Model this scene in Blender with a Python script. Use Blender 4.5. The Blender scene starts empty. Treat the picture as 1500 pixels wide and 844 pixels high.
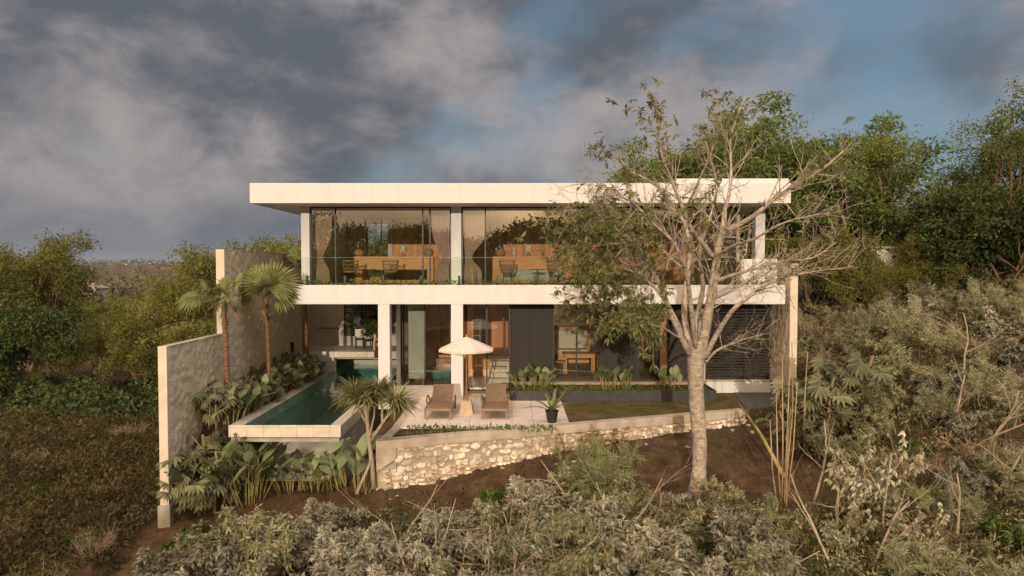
import bpy, math, random
import numpy as np
from mathutils import Vector, Matrix, Quaternion

SC = bpy.context.scene
COL = SC.collection
PI = math.pi
# ------------------------------------------------------------------ camera
CAM = Vector((0, -22.2, 4.38))
PITCH = math.atan(32 / 1000)
cd = bpy.data.cameras.new('camera')
cd.sensor_width = 36; cd.lens = 24.0; cd.clip_start = 0.1; cd.clip_end = 20000
cam = bpy.data.objects.new('camera', cd); COL.objects.link(cam)
cam.location = CAM; cam.rotation_euler = (PI / 2 - PITCH, 0, 0)
SC.camera = cam

# ------------------------------------------------------------------ sky, sun, exposure
SUN_EL = math.radians(9.0)
SUN_DX = 0.10                      # light travels +Y and slightly +X
sun_dir = Vector((SUN_DX, 1, 0)).normalized() * math.cos(SUN_EL) + Vector((0, 0, -math.sin(SUN_EL)))
sd = bpy.data.lights.new('sun', 'SUN'); sd.energy = 2.6; sd.angle = math.radians(0.5)
sd.color = (1.0, 0.855, 0.685)
sun = bpy.data.objects.new('sun', sd); COL.objects.link(sun)
sun.rotation_euler = sun_dir.to_track_quat('-Z', 'Y').to_euler()
world = bpy.data.worlds.new('World'); SC.world = world; world.use_nodes = True
SC.view_settings.view_transform = 'Standard'; SC.view_settings.look = 'None'
SC.view_settings.exposure = 0.0; SC.view_settings.gamma = 1.0
SC.view_settings.use_curve_mapping = False
SKY_STRENGTH = 0.10


def build_world():
    nt = world.node_tree; nt.nodes.clear()
    N = nt.nodes.new; Lk = nt.links.new
    out = N('ShaderNodeOutputWorld'); bg = N('ShaderNodeBackground')
    bg.inputs['Strength'].default_value = SKY_STRENGTH
    sky = N('ShaderNodeTexSky'); sky.sky_type = 'NISHITA'; sky.sun_disc = False
    sky.sun_elevation = SUN_EL
    tosun = -sun_dir
    sky.sun_rotation = math.atan2(tosun.x, tosun.y)
    sky.air_density = 1.0; sky.dust_density = 1.5; sky.ozone_density = 1.5
    tc = N('ShaderNodeTexCoord'); sep = N('ShaderNodeSeparateXYZ')
    Lk(tc.outputs['Generated'], sep.inputs[0])

    def math_(op, a, b=None, c=None, clamp=False):
        m = N('ShaderNodeMath'); m.operation = op; m.use_clamp = clamp
        for i, v in enumerate((a, b, c)):
            if v is None: continue
            if isinstance(v, (int, float)): m.inputs[i].default_value = v
            else: Lk(v, m.inputs[i])
        return m.outputs[0]
    zc = math_('MAXIMUM', sep.outputs[2], 0.0)
    comb = N('ShaderNodeVectorMath'); comb.operation = 'MULTIPLY'
    Lk(tc.outputs['Generated'], comb.inputs[0]); comb.inputs[1].default_value = (1.0, 1.0, 1.55)

    def noise(scale, detail, rough, dist=0.0, off=(0, 0, 0)):
        mp = N('ShaderNodeMapping'); mp.inputs['Location'].default_value = off
        Lk(comb.outputs[0], mp.inputs[0])
        n = N('ShaderNodeTexNoise'); n.inputs['Scale'].default_value = scale
        n.inputs['Detail'].default_value = detail; n.inputs['Roughness'].default_value = rough
        n.inputs['Distortion'].default_value = dist
        Lk(mp.outputs[0], n.inputs['Vector'])
        return n.outputs['Fac']

    def ramp(fac, stops):
        r = N('ShaderNodeValToRGB'); r.color_ramp.interpolation = 'EASE'
        el = r.color_ramp.elements
        el[0].position, el[0].color = stops[0][0], (*stops[0][1], 1)
        el[1].position, el[1].color = stops[-1][0], (*stops[-1][1], 1)
        for p, c in stops[1:-1]:
            e = el.new(p); e.color = (*c, 1)
        Lk(fac, r.inputs[0]); return r.outputs[0]
    n1 = noise(2.6, 4, 0.50, 0.2, (14.806, 14.805, 19.723))       # where there is cloud at all
    n2 = noise(3.4, 5, 0.52, 0.25, (16.854, 1.473, 28.778))      # broad thick and thin parts
    n3 = noise(7.5, 9, 0.60, 0.35, (9.562, 14.989, 1.271))    # billows
    bias = math_('MULTIPLY', sep.outputs[0], -0.20)
    cov = math_('ADD', n1, bias)
    cov = math_('ADD', cov, 0.06)
    cov = math_('ADD', cov, math_('MULTIPLY', n3, 0.12))
    mask = ramp(cov, [(0.40, (0, 0, 0)), (0.64, (1, 1, 1))])
    lf = math_('ADD', math_('MULTIPLY', n2, 0.55), math_('MULTIPLY', n3, 0.45))
    lit = ramp(lf, [(0.41, (0, 0, 0)), (0.64, (1, 1, 1))])
    # warm towards the sun
    dt = N('ShaderNodeVectorMath'); dt.operation = 'DOT_PRODUCT'
    Lk(tc.outputs['Generated'], dt.inputs[0]); dt.inputs[1].default_value = tuple(tosun)
    warm = ramp(dt.outputs['Value'], [(0.15, (0, 0, 0)), (0.95, (1, 1, 1))])

    def mix(f, a, b, mode='MIX'):
        m = N('ShaderNodeMix'); m.data_type = 'RGBA'; m.blend_type = mode
        if isinstance(f, (int, float)): m.inputs[0].default_value = f
        else: Lk(f, m.inputs[0])
        for i, x in ((6, a), (7, b)):
            if isinstance(x, tuple): m.inputs[i].default_value = (*x, 1)
            else: Lk(x, m.inputs[i])
        return m.outputs[2]
    k = 1 / SKY_STRENGTH
    dark = tuple(c * k for c in (0.108, 0.124, 0.150))
    pale = tuple(c * k for c in (0.375, 0.338, 0.335))
    wdark = tuple(c * k for c in (0.95, 0.69, 0.43))
    wpale = tuple(c * k for c in (1.9, 1.32, 0.80))
    c_front = mix(lit, dark, pale)
    c_back = mix(lit, wdark, wpale)
    cloud = mix(warm, c_front, c_back)
    clear = mix(0.5, sky.outputs[0], tuple(c * k for c in (0.15, 0.26, 0.38)))
    clear = mix(warm, clear, sky.outputs[0])
    colr = mix(mask, clear, cloud)
    # a paler blue-grey band of far cloud low down
    lowf = ramp(zc, [(0.0, (1, 1, 1)), (0.13, (0, 0, 0))])
    lowc = mix(warm, tuple(c * k for c in (0.122, 0.150, 0.188)), tuple(c * k for c in (1.0, 0.66, 0.34)))
    lowm = math_('MULTIPLY', lowf, 0.75)
    colr = mix(lowm, colr, lowc)
    # sky overhead, out of view, brightened as added fill for shaded parts
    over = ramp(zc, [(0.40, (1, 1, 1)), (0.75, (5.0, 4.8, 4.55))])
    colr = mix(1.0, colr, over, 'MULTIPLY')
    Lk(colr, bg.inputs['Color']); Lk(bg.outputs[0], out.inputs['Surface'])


build_world()
SC.render.engine = 'CYCLES'
SC.cycles.max_bounces = 8; SC.cycles.diffuse_bounces = 3; SC.cycles.glossy_bounces = 4
SC.cycles.transparent_max_bounces = 16; SC.cycles.transmission_bounces = 4
SC.cycles.caustics_reflective = False; SC.cycles.caustics_refractive = False
SC.cycles.use_denoising = True
SC.cycles.sample_clamp_indirect = 6.0


def at(px, py, Y):
    """world point seen at photo pixel px, py on the plane at depth Y"""
    u = (px - 750) / 1000; v = (422 - py) / 1000
    s, c = math.sin(PITCH), math.cos(PITCH)
    d = Vector((u, c + v * s, -s + v * c))
    return CAM + d * ((Y - CAM.y) / d.y)


# ------------------------------------------------------------------ materials
def nodes(name):
    m = bpy.data.materials.new(name); m.use_nodes = True
    nt = m.node_tree; nt.nodes.clear()
    return m, nt, nt.nodes.new, nt.links.new


def set_ramp(r, stops):
    el = r.color_ramp.elements
    el[0].position, el[0].color = stops[0][0], (*stops[0][1], 1)
    el[1].position, el[1].color = stops[-1][0], (*stops[-1][1], 1)
    for p, c in stops[1:-1]:
        e = el.new(p); e.color = (*c, 1)


def surf(name, c1, c2=None, scale=3.0, detail=6, rough=0.7, bump=0.0, bscale=30.0, bdist=0.02, stretch=(1, 1, 1),
         lo=0.35, hi=0.65, spec=0.4, metal=0.0, island=0.0, kind='noise', bstretch=None):
    m, nt, N, Lk = nodes(name)
    out = N('ShaderNodeOutputMaterial'); p = N('ShaderNodeBsdfPrincipled')
    Lk(p.outputs[0], out.inputs[0])
    p.inputs['Roughness'].default_value = rough; p.inputs['Metallic'].default_value = metal
    p.inputs['Specular IOR Level'].default_value = spec
    tc = N('ShaderNodeTexCoord'); mp = N('ShaderNodeMapping'); mp.inputs['Scale'].default_value = stretch
    Lk(tc.outputs['Object'], mp.inputs[0])
    if c2 is None: c2 = tuple(min(1, c * 1.15) for c in c1)
    n = N('ShaderNodeTexNoise'); n.inputs['Scale'].default_value = scale; n.inputs['Detail'].default_value = detail
    n.inputs['Roughness'].default_value = 0.62
    Lk(mp.outputs[0], n.inputs['Vector'])
    r = N('ShaderNodeValToRGB'); set_ramp(r, [(lo, c1), (hi, c2)])
    Lk(n.outputs['Fac'], r.inputs[0])
    col = r.outputs[0]
    if island:
        g = N('ShaderNodeNewGeometry'); h = N('ShaderNodeHueSaturation')
        mr = N('ShaderNodeMapRange'); mr.inputs['To Min'].default_value = 1 - island; mr.inputs['To Max'].default_value = 1 + island
        Lk(g.outputs['Random Per Island'], mr.inputs[0]); Lk(mr.outputs[0], h.inputs['Value'])
        Lk(col, h.inputs['Color']); col = h.outputs[0]
    Lk(col, p.inputs['Base Color'])
    if bump:
        b = N('ShaderNodeBump'); b.inputs['Strength'].default_value = bump; b.inputs['Distance'].default_value = bdist
        mb_ = N('ShaderNodeMapping'); mb_.inputs['Scale'].default_value = bstretch or stretch
        Lk(tc.outputs['Object'], mb_.inputs[0])
        n2 = N('ShaderNodeTexNoise'); n2.inputs['Scale'].default_value = bscale; n2.inputs['Detail'].default_value = 4
        Lk(mb_.outputs[0], n2.inputs['Vector']); Lk(n2.outputs['Fac'], b.inputs['Height'])
        Lk(b.outputs[0], p.inputs['Normal'])
    return m


def leafmat(name, dark, light, trans=0.3, rough=0.55, dry=None, dryamt=0.0, spec=0.25):
    """leaves: every leaf its own shade, some light through the blade"""
    m, nt, N, Lk = nodes(name)
    out = N('ShaderNodeOutputMaterial'); p = N('ShaderNodeBsdfPrincipled'); t = N('ShaderNodeBsdfTranslucent')
    mx = N('ShaderNodeMixShader'); mx.inputs[0].default_value = trans
    g = N('ShaderNodeNewGeometry'); r = N('ShaderNodeValToRGB')
    st = [(0.0, dark), (1.0, light)]
    if dry: st = [(0.0, dark), (1 - dryamt - 0.02, light), (1 - dryamt + 0.02, dry), (1.0, dry)]
    set_ramp(r, st)
    Lk(g.outputs['Random Per Island'], r.inputs[0])
    # broad patches so that neighbouring clumps differ
    tc = N('ShaderNodeTexCoord'); n = N('ShaderNodeTexNoise'); n.inputs['Scale'].default_value = 0.9; n.inputs['Detail'].default_value = 3
    Lk(tc.outputs['Object'], n.inputs['Vector'])
    mr = N('ShaderNodeMapRange'); mr.inputs['From Min'].default_value = 0.3; mr.inputs['From Max'].default_value = 0.7
    mr.inputs['To Min'].default_value = 0.72; mr.inputs['To Max'].default_value = 1.28
    Lk(n.outputs['Fac'], mr.inputs[0])
    oi = N('ShaderNodeObjectInfo'); mr2 = N('ShaderNodeMapRange'); mr2.inputs['To Min'].default_value = 0.72; mr2.inputs['To Max'].default_value = 1.25
    Lk(oi.outputs['Random'], mr2.inputs[0])
    mu = N('ShaderNodeMath'); mu.operation = 'MULTIPLY'; Lk(mr.outputs[0], mu.inputs[0]); Lk(mr2.outputs[0], mu.inputs[1])
    h = N('ShaderNodeHueSaturation'); Lk(mu.outputs[0], h.inputs['Value']); Lk(r.outputs[0], h.inputs['Color'])
    p.inputs['Roughness'].default_value = rough; p.inputs['Specular IOR Level'].default_value = spec
    Lk(h.outputs[0], p.inputs['Base Color']); Lk(h.outputs[0], t.inputs['Color'])
    Lk(p.outputs[0], mx.inputs[1]); Lk(t.outputs[0], mx.inputs[2]); Lk(mx.outputs[0], out.inputs[0])
    return m


def brickmat(name, c1, c2, mortar, bw, bh, msize=0.01, rough=0.7, axes='xz', bump=0.3, offset=0.5):
    m, nt, N, Lk = nodes(name)
    out = N('ShaderNodeOutputMaterial'); p = N('ShaderNodeBsdfPrincipled'); Lk(p.outputs[0], out.inputs[0])
    p.inputs['Roughness'].default_value = rough; p.inputs['Specular IOR Level'].default_value = 0.3
    tc = N('ShaderNodeTexCoord'); s = N('ShaderNodeSeparateXYZ'); c = N('ShaderNodeCombineXYZ')
    Lk(tc.outputs['Object'], s.inputs[0])
    Lk(s.outputs['xyz'.index(axes[0])], c.inputs[0]); Lk(s.outputs['xyz'.index(axes[1])], c.inputs[1])
    b = N('ShaderNodeTexBrick'); b.inputs['Scale'].default_value = 1; b.offset = offset
    b.inputs['Color1'].default_value = (*c1, 1); b.inputs['Color2'].default_value = (*c2, 1); b.inputs['Mortar'].default_value = (*mortar, 1)
    b.inputs['Brick Width'].default_value = bw; b.inputs['Row Height'].default_value = bh; b.inputs['Mortar Size'].default_value = msize
    Lk(c.outputs[0], b.inputs['Vector'])
    n = N('ShaderNodeTexNoise'); n.inputs['Scale'].default_value = 5; n.inputs['Detail'].default_value = 7
    Lk(tc.outputs['Object'], n.inputs['Vector'])
    mr = N('ShaderNodeMapRange'); mr.inputs['To Min'].default_value = 0.72; mr.inputs['To Max'].default_value = 1.25
    Lk(n.outputs['Fac'], mr.inputs[0])
    h = N('ShaderNodeHueSaturation'); Lk(mr.outputs[0], h.inputs['Value']); Lk(b.outputs['Color'], h.inputs['Color'])
    Lk(h.outputs[0], p.inputs['Base Color'])
    bp = N('ShaderNodeBump'); bp.inputs['Strength'].default_value = bump; bp.inputs['Distance'].default_value = 0.01; bp.invert = True
    Lk(b.outputs['Fac'], bp.inputs['Height']); Lk(bp.outputs[0], p.inputs['Normal'])
    return m


def glassmat(name, tint, base_refl, rough=0.0):
    """architectural pane: clear with a coated, mirror-like surface"""
    m, nt, N, Lk = nodes(name)
    out = N('ShaderNodeOutputMaterial'); mx = N('ShaderNodeMixShader')
    t = N('ShaderNodeBsdfTransparent'); t.inputs[0].default_value = (*tint, 1)
    g = N('ShaderNodeBsdfGlossy'); g.inputs['Roughness'].default_value = rough; g.inputs['Color'].default_value = (0.95, 0.95, 0.95, 1)
    lw = N('ShaderNodeLayerWeight'); lw.inputs['Blend'].default_value = 0.5
    pw = N('ShaderNodeMath'); pw.operation = 'POWER'; pw.inputs[1].default_value = 5.0; Lk(lw.outputs['Facing'], pw.inputs[0])
    mr = N('ShaderNodeMapRange'); mr.inputs['To Min'].default_value = base_refl; mr.inputs['To Max'].default_value = 0.9
    Lk(pw.outputs[0], mr.inputs[0])
    Lk(mr.outputs[0], mx.inputs[0]); Lk(t.outputs[0], mx.inputs[1]); Lk(g.outputs[0], mx.inputs[2]); Lk(mx.outputs[0], out.inputs[0])
    # faint unevenness of large panes
    tc = N('ShaderNodeTexCoord'); n = N('ShaderNodeTexNoise'); n.inputs['Scale'].default_value = 0.8; n.inputs['Detail'].default_value = 1
    b = N('ShaderNodeBump'); b.inputs['Strength'].default_value = 0.004; b.inputs['Distance'].default_value = 0.05
    Lk(tc.outputs['Object'], n.inputs['Vector']); Lk(n.outputs['Fac'], b.inputs['Height']); Lk(b.outputs[0], g.inputs['Normal'])
    return m


def boardmat(name, c1, c2, width=0.12, axis=0, rough=0.5, grain=(1, 1, 0.06)):
    """wooden boards running up the Z axis, each with its own tone"""
    m, nt, N, Lk = nodes(name)
    out = N('ShaderNodeOutputMaterial'); p = N('ShaderNodeBsdfPrincipled'); Lk(p.outputs[0], out.inputs[0])
    p.inputs['Roughness'].default_value = rough; p.inputs['Specular IOR Level'].default_value = 0.3
    tc = N('ShaderNodeTexCoord'); s = N('ShaderNodeSeparateXYZ'); Lk(tc.outputs['Object'], s.inputs[0])
    d = N('ShaderNodeMath'); d.operation = 'DIVIDE'; Lk(s.outputs[axis], d.inputs[0]); d.inputs[1].default_value = width
    f = N('ShaderNodeMath'); f.operation = 'FLOOR'; Lk(d.outputs[0], f.inputs[0])
    w = N('ShaderNodeTexWhiteNoise'); w.noise_dimensions = '1D'; Lk(f.outputs[0], w.inputs['W'])
    mp = N('ShaderNodeMapping'); mp.inputs['Scale'].default_value = grain; Lk(tc.outputs['Object'], mp.inputs[0])
    n = N('ShaderNodeTexNoise'); n.inputs['Scale'].default_value = 14; n.inputs['Detail'].default_value = 5; Lk(mp.outputs[0], n.inputs['Vector'])
    a = N('ShaderNodeMath'); a.operation = 'MULTIPLY_ADD'; Lk(w.outputs['Value'], a.inputs[0]); a.inputs[1].default_value = 0.55
    hm = N('ShaderNodeMath'); hm.operation = 'MULTIPLY'; Lk(n.outputs['Fac'], hm.inputs[0]); hm.inputs[1].default_value = 0.5
    Lk(hm.outputs[0], a.inputs[2])
    r = N('ShaderNodeValToRGB'); set_ramp(r, [(0.1, c1), (0.85, c2)]); Lk(a.outputs[0], r.inputs[0])
    fr = N('ShaderNodeMath'); fr.operation = 'FRACT'; Lk(d.outputs[0], fr.inputs[0])
    gp = N('ShaderNodeMath'); gp.operation = 'GREATER_THAN'; Lk(fr.outputs[0], gp.inputs[0]); gp.inputs[1].default_value = 0.06
    b = N('ShaderNodeBump'); b.inputs['Strength'].default_value = 0.5; b.inputs['Distance'].default_value = 0.006
    Lk(gp.outputs[0], b.inputs['Height']); Lk(b.outputs[0], p.inputs['Normal'])
    Lk(r.outputs[0], p.inputs['Base Color'])
    return m


M = {}
M['white'] = surf('white_plaster', (0.572, 0.560, 0.556), (0.640, 0.630, 0.626), 1.3, 9, 0.75, 0.08, 60, 0.004, stretch=(2.0, 2.0, 0.35), lo=0.22, hi=0.55, spec=0.2)
M['soffit'] = surf('soffit_plaster', (0.66, 0.64, 0.60), (0.72, 0.70, 0.66), 1.0, 6, 0.8, spec=0.2)
M['stucco'] = surf('rough_stucco', (0.60, 0.51, 0.375), (0.70, 0.605, 0.46), 1.6, 9, 0.9, 0.8, 20, 0.04, spec=0.15)
M['stucco_end'] = surf('smooth_stucco', (0.58, 0.50, 0.37), (0.68, 0.60, 0.46), 2.0, 8, 0.85, 0.4, 14, 0.03, spec=0.15)
M['concrete'] = surf('concrete', (0.30, 0.27, 0.22), (0.46, 0.42, 0.35), 2.2, 9, 0.85, 0.3, 25, 0.01, spec=0.2)
M['cap'] = surf('weathered_cap', (0.36, 0.295, 0.215), (0.56, 0.47, 0.355), 2.4, 9, 0.9, 0.4, 22, 0.015, spec=0.15)
M['stone'] = surf('limestone', (0.49, 0.365, 0.25), (0.79, 0.69, 0.55), 2.6, 8, 0.85, 0.6, 16, 0.03, island=0.28, spec=0.15)
M['mortar'] = surf('mortar', (0.34, 0.275, 0.20), (0.48, 0.40, 0.30), 4, 8, 0.95, 0.7, 30, 0.02, spec=0.1)
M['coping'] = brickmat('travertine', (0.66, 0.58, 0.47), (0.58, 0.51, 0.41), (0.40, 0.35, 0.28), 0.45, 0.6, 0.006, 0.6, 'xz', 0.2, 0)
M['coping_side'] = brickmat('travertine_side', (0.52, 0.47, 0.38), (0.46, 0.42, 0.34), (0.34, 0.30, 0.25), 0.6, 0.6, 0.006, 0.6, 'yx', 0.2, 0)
M['paving'] = brickmat('paving', (0.74, 0.66, 0.56), (0.68, 0.60, 0.51), (0.40, 0.35, 0.29), 0.6, 0.6, 0.010, 0.75, 'xy', 0.2, 0)
M['deck'] = surf('rear_deck_stone', (0.40, 0.36, 0.29), (0.50, 0.45, 0.37), 3, 6, 0.7)
M['pool_tile'] = brickmat('pool_tile', (0.12, 0.33, 0.30), (0.10, 0.28, 0.26), (0.16, 0.32, 0.30), 0.3, 0.15, 0.006, 0.4, 'yz', 0.1)
M['wood'] = boardmat('oak_boards', (0.48, 0.19, 0.055), (0.80, 0.39, 0.135), 0.11)
M['wood_y'] = boardmat('oak_boards_side', (0.25, 0.125, 0.05), (0.46, 0.26, 0.115), 0.11, 1)
M['oak'] = surf('oak', (0.66, 0.30, 0.085), (0.86, 0.45, 0.15), 5, 7, 0.5, stretch=(0.3, 1, 3))
M['teak'] = surf('teak', (0.24, 0.12, 0.055), (0.34, 0.18, 0.085), 8, 6, 0.55, stretch=(1, 1, 0.2))
M['darkpanel'] = boardmat('dark_boards', (0.022, 0.017, 0.012), (0.031, 0.024, 0.017), 0.14, 0, 0.6)
M['black'] = surf('black_metal', (0.012, 0.012, 0.013), (0.02, 0.02, 0.021), 6, 3, 0.45, spec=0.4)
M['planter'] = surf('dark_planter', (0.030, 0.029, 0.030), (0.048, 0.046, 0.045), 3, 8, 0.6)
M['glass'] = glassmat('window_glass', (0.97, 0.97, 0.95), 0.13)
M['railglass'] = glassmat('railing_glass', (0.94, 0.97, 0.95), 0.025)
M['glass_edge'] = surf('glass_edge', (0.10, 0.22, 0.20), (0.13, 0.27, 0.24), 2, 2, 0.15, spec=0.5)
M['curtain'] = surf('linen_curtain', (0.42, 0.315, 0.245), (0.52, 0.405, 0.32), 40, 4, 0.9, stretch=(1, 1, 0.1), spec=0.1)
M['cream'] = surf('cream_fabric', (0.62, 0.55, 0.43), (0.72, 0.65, 0.52), 14, 4, 0.9, 0.2, 120, 0.004, spec=0.1)
M['canopy'] = surf('canopy_cloth', (0.62, 0.54, 0.455), (0.70, 0.62, 0.53), 9, 5, 0.9, 0.15, 90, 0.004, spec=0.1)
M['blue'] = surf('pale_blue_cloth', (0.42, 0.50, 0.48), (0.60, 0.66, 0.62), 6, 5, 0.9, spec=0.1)
M['rattan'] = surf('rattan', (0.30, 0.165, 0.07), (0.48, 0.29, 0.14), 30, 4, 0.6, 0.5, 70, 0.01)
M['wicker'] = brickmat('brown_wicker', (0.30, 0.20, 0.135), (0.37, 0.25, 0.17), (0.13, 0.08, 0.055), 0.05, 0.022, 0.003, 0.6, 'xy', 0.6)
M['wickerframe'] = surf('wicker_frame', (0.22, 0.14, 0.09), (0.30, 0.195, 0.13), 30, 4, 0.6, 0.4, 90, 0.006)
M['straw'] = brickmat('pale_straw_weave', (0.66, 0.53, 0.37), (0.56, 0.42, 0.27), (0.32, 0.22, 0.13), 0.06, 0.03, 0.004, 0.8, 'xz', 0.6)
M['interior'] = surf('interior_wall', (0.36, 0.32, 0.26), (0.44, 0.40, 0.33), 2, 6, 0.85)
M['greenwall'] = surf('pale_green_panel', (0.36, 0.40, 0.34), (0.42, 0.46, 0.39), 2, 6, 0.6)
M['floor'] = surf('stone_floor', (0.26, 0.20, 0.14), (0.34, 0.27, 0.19), 2, 6, 0.45)
M['pot'] = surf('black_plastic_pot', (0.018, 0.018, 0.019), (0.03, 0.03, 0.03), 5, 5, 0.5)
M['soil'] = surf('garden_soil', (0.050, 0.030, 0.018), (0.125, 0.078, 0.045), 3.2, 9, 0.95, 0.8, 14, 0.06, spec=0.1)
M['lawn'] = surf('patchy_lawn', (0.075, 0.070, 0.022), (0.17, 0.125, 0.06), 1.6, 10, 0.95, 0.8, 60, 0.03, spec=0.1)
M['gravel'] = surf('dark_gravel', (0.05, 0.05, 0.052), (0.15, 0.145, 0.14), 45, 3, 0.9, 0.9, 60, 0.02, spec=0.2)
M['bark'] = surf('pale_mottled_bark', (0.19, 0.145, 0.105), (0.54, 0.45, 0.35), 6.0, 9, 0.9, 0.9, 12, 0.04, stretch=(1, 1, 1.5), lo=0.30, hi=0.66, spec=0.15)
M['twig'] = surf('grey_twig', (0.29, 0.225, 0.16), (0.42, 0.34, 0.25), 9, 4, 0.9, spec=0.1)
M['drytwig'] = surf('dry_twig', (0.20, 0.145, 0.095), (0.34, 0.26, 0.18), 9, 4, 0.9, spec=0.1)
M['brownbark'] = surf('brown_bark', (0.13, 0.075, 0.042), (0.24, 0.15, 0.09), 7, 7, 0.9, 0.5, 20, 0.03, stretch=(1, 1, 0.4), spec=0.1)
M['palmbark'] = surf('ringed_palm_bark', (0.10, 0.055, 0.033), (0.29, 0.165, 0.095), 5, 6, 0.9, 0.8, 5, 0.05, stretch=(0.4, 0.4, 5), spec=0.1)
M['bamboo'] = surf('dry_bamboo', (0.27, 0.18, 0.095), (0.42, 0.30, 0.18), 8, 5, 0.7, stretch=(1, 1, 0.2))
M['stem'] = surf('green_stem', (0.20, 0.19, 0.055), (0.36, 0.29, 0.10), 6, 4, 0.6)
M['red_roof'] = surf('orange_tiles', (0.36, 0.105, 0.04), (0.50, 0.17, 0.07), 3, 5, 0.8)
M['tan_roof'] = surf('tan_roof', (0.27, 0.21, 0.14), (0.33, 0.27, 0.19), 2, 5, 0.85)
M['farwall'] = surf('far_wall', (0.50, 0.45, 0.38), (0.60, 0.55, 0.47), 1, 5, 0.85)
# leaves
M['l_tree'] = leafmat('olive_tree_leaves', (0.085, 0.100, 0.020), (0.265, 0.260, 0.055), 0.35, dry=(0.30, 0.20, 0.06), dryamt=0.06)
M['l_tree2'] = leafmat('green_tree_leaves', (0.081, 0.115, 0.026), (0.254, 0.270, 0.061), 0.32)
M['l_dark'] = leafmat('dark_glossy_leaves', (0.022, 0.036, 0.008), (0.080, 0.105, 0.022), 0.15, 0.6, spec=0.25)
M['l_hero'] = leafmat('palmate_leaves', (0.081, 0.101, 0.030), (0.223, 0.223, 0.081), 0.3, dry=(0.243, 0.162, 0.108), dryamt=0.10)
M['l_spread'] = leafmat('spreading_tree_leaves', (0.069, 0.106, 0.025), (0.213, 0.250, 0.069), 0.32)
M['l_dust'] = leafmat('dusty_leaves', (0.19, 0.187, 0.135), (0.41, 0.395, 0.30), 0.2, 0.8, dry=(0.34, 0.24, 0.14), dryamt=0.08, spec=0.1)
M['l_dust2'] = leafmat('dusty_green_leaves', (0.165, 0.175, 0.092), (0.38, 0.37, 0.215), 0.22, 0.75, dry=(0.33, 0.23, 0.12), dryamt=0.12, spec=0.1)
M['l_needle'] = leafmat('needle_leaves', (0.185, 0.20, 0.105), (0.40, 0.40, 0.235), 0.25, 0.7, dry=(0.42, 0.32, 0.19), dryamt=0.10, spec=0.1)
M['l_feather'] = leafmat('feathery_leaves', (0.165, 0.195, 0.080), (0.345, 0.365, 0.170), 0.25, 0.7, dry=(0.36, 0.30, 0.16), dryamt=0.06, spec=0.1)
M['l_droop'] = leafmat('pale_drooping_leaves', (0.283, 0.275, 0.175), (0.550, 0.526, 0.359), 0.22, 0.6, spec=0.2)
M['l_green'] = leafmat('fresh_green_leaves', (0.055, 0.094, 0.017), (0.154, 0.204, 0.044), 0.3, 0.5)
M['l_big'] = leafmat('broad_leaves', (0.115, 0.151, 0.065), (0.266, 0.295, 0.151), 0.22, 0.42, spec=0.4)
M['l_fan'] = leafmat('fan_leaves', (0.127, 0.150, 0.044), (0.300, 0.307, 0.120), 0.28, 0.5)
M['l_lady'] = leafmat('slender_fan_leaves', (0.105, 0.115, 0.052), (0.260, 0.255, 0.135), 0.28, 0.5)
M['l_strap'] = leafmat('strap_leaves', (0.186, 0.203, 0.068), (0.415, 0.389, 0.178), 0.25, 0.5)
M['l_brown'] = leafmat('dead_fronds', (0.20, 0.115, 0.06), (0.36, 0.23, 0.13), 0.2, 0.85, spec=0.1)
M['l_weed'] = leafmat('dry_weeds', (0.055, 0.040, 0.020), (0.145, 0.108, 0.056), 0.15, 0.9, dry=(0.112, 0.128, 0.038), dryamt=0.22, spec=0.05)
M['l_cover'] = leafmat('creeper_leaves', (0.021, 0.034, 0.010), (0.078, 0.098, 0.026), 0.15, 0.6)
M['l_far'] = leafmat('far_wood_leaves', (0.065, 0.062, 0.026), (0.156, 0.127, 0.058), 0.1, 0.9, dry=(0.182, 0.130, 0.078), dryamt=0.25, spec=0.05)


def water_mat():
    m, nt, N, Lk = nodes('pool_water')
    out = N('ShaderNodeOutputMaterial'); mx = N('ShaderNodeMixShader')
    t = N('ShaderNodeBsdfTransparent'); t.inputs[0].default_value = (0.72, 0.92, 0.87, 1)
    g = N('ShaderNodeBsdfGlossy'); g.inputs['Roughness'].default_value = 0.02; g.inputs['Color'].default_value = (1, 1, 1, 1)
    f = N('ShaderNodeLayerWeight'); f.inputs['Blend'].default_value = 0.5
    pw = N('ShaderNodeMath'); pw.operation = 'POWER'; pw.inputs[1].default_value = 5.0; Lk(f.outputs['Facing'], pw.inputs[0])
    mr = N('ShaderNodeMapRange'); mr.inputs['To Min'].default_value = 0.02; Lk(pw.outputs[0], mr.inputs[0])
    tc = N('ShaderNodeTexCoord'); n = N('ShaderNodeTexNoise'); n.inputs['Scale'].default_value = 3.5; n.inputs['Detail'].default_value = 4
    b = N('ShaderNodeBump'); b.inputs['Strength'].default_value = 0.22; b.inputs['Distance'].default_value = 0.05
    Lk(tc.outputs['Object'], n.inputs['Vector']); Lk(n.outputs['Fac'], b.inputs['Height'])
    Lk(b.outputs[0], g.inputs['Normal']); Lk(b.outputs[0], f.inputs['Normal'])
    Lk(mr.outputs[0], mx.inputs[0]); Lk(t.outputs[0], mx.inputs[1]); Lk(g.outputs[0], mx.inputs[2]); Lk(mx.outputs[0], out.inputs[0])
    return m


M['water'] = water_mat()


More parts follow.
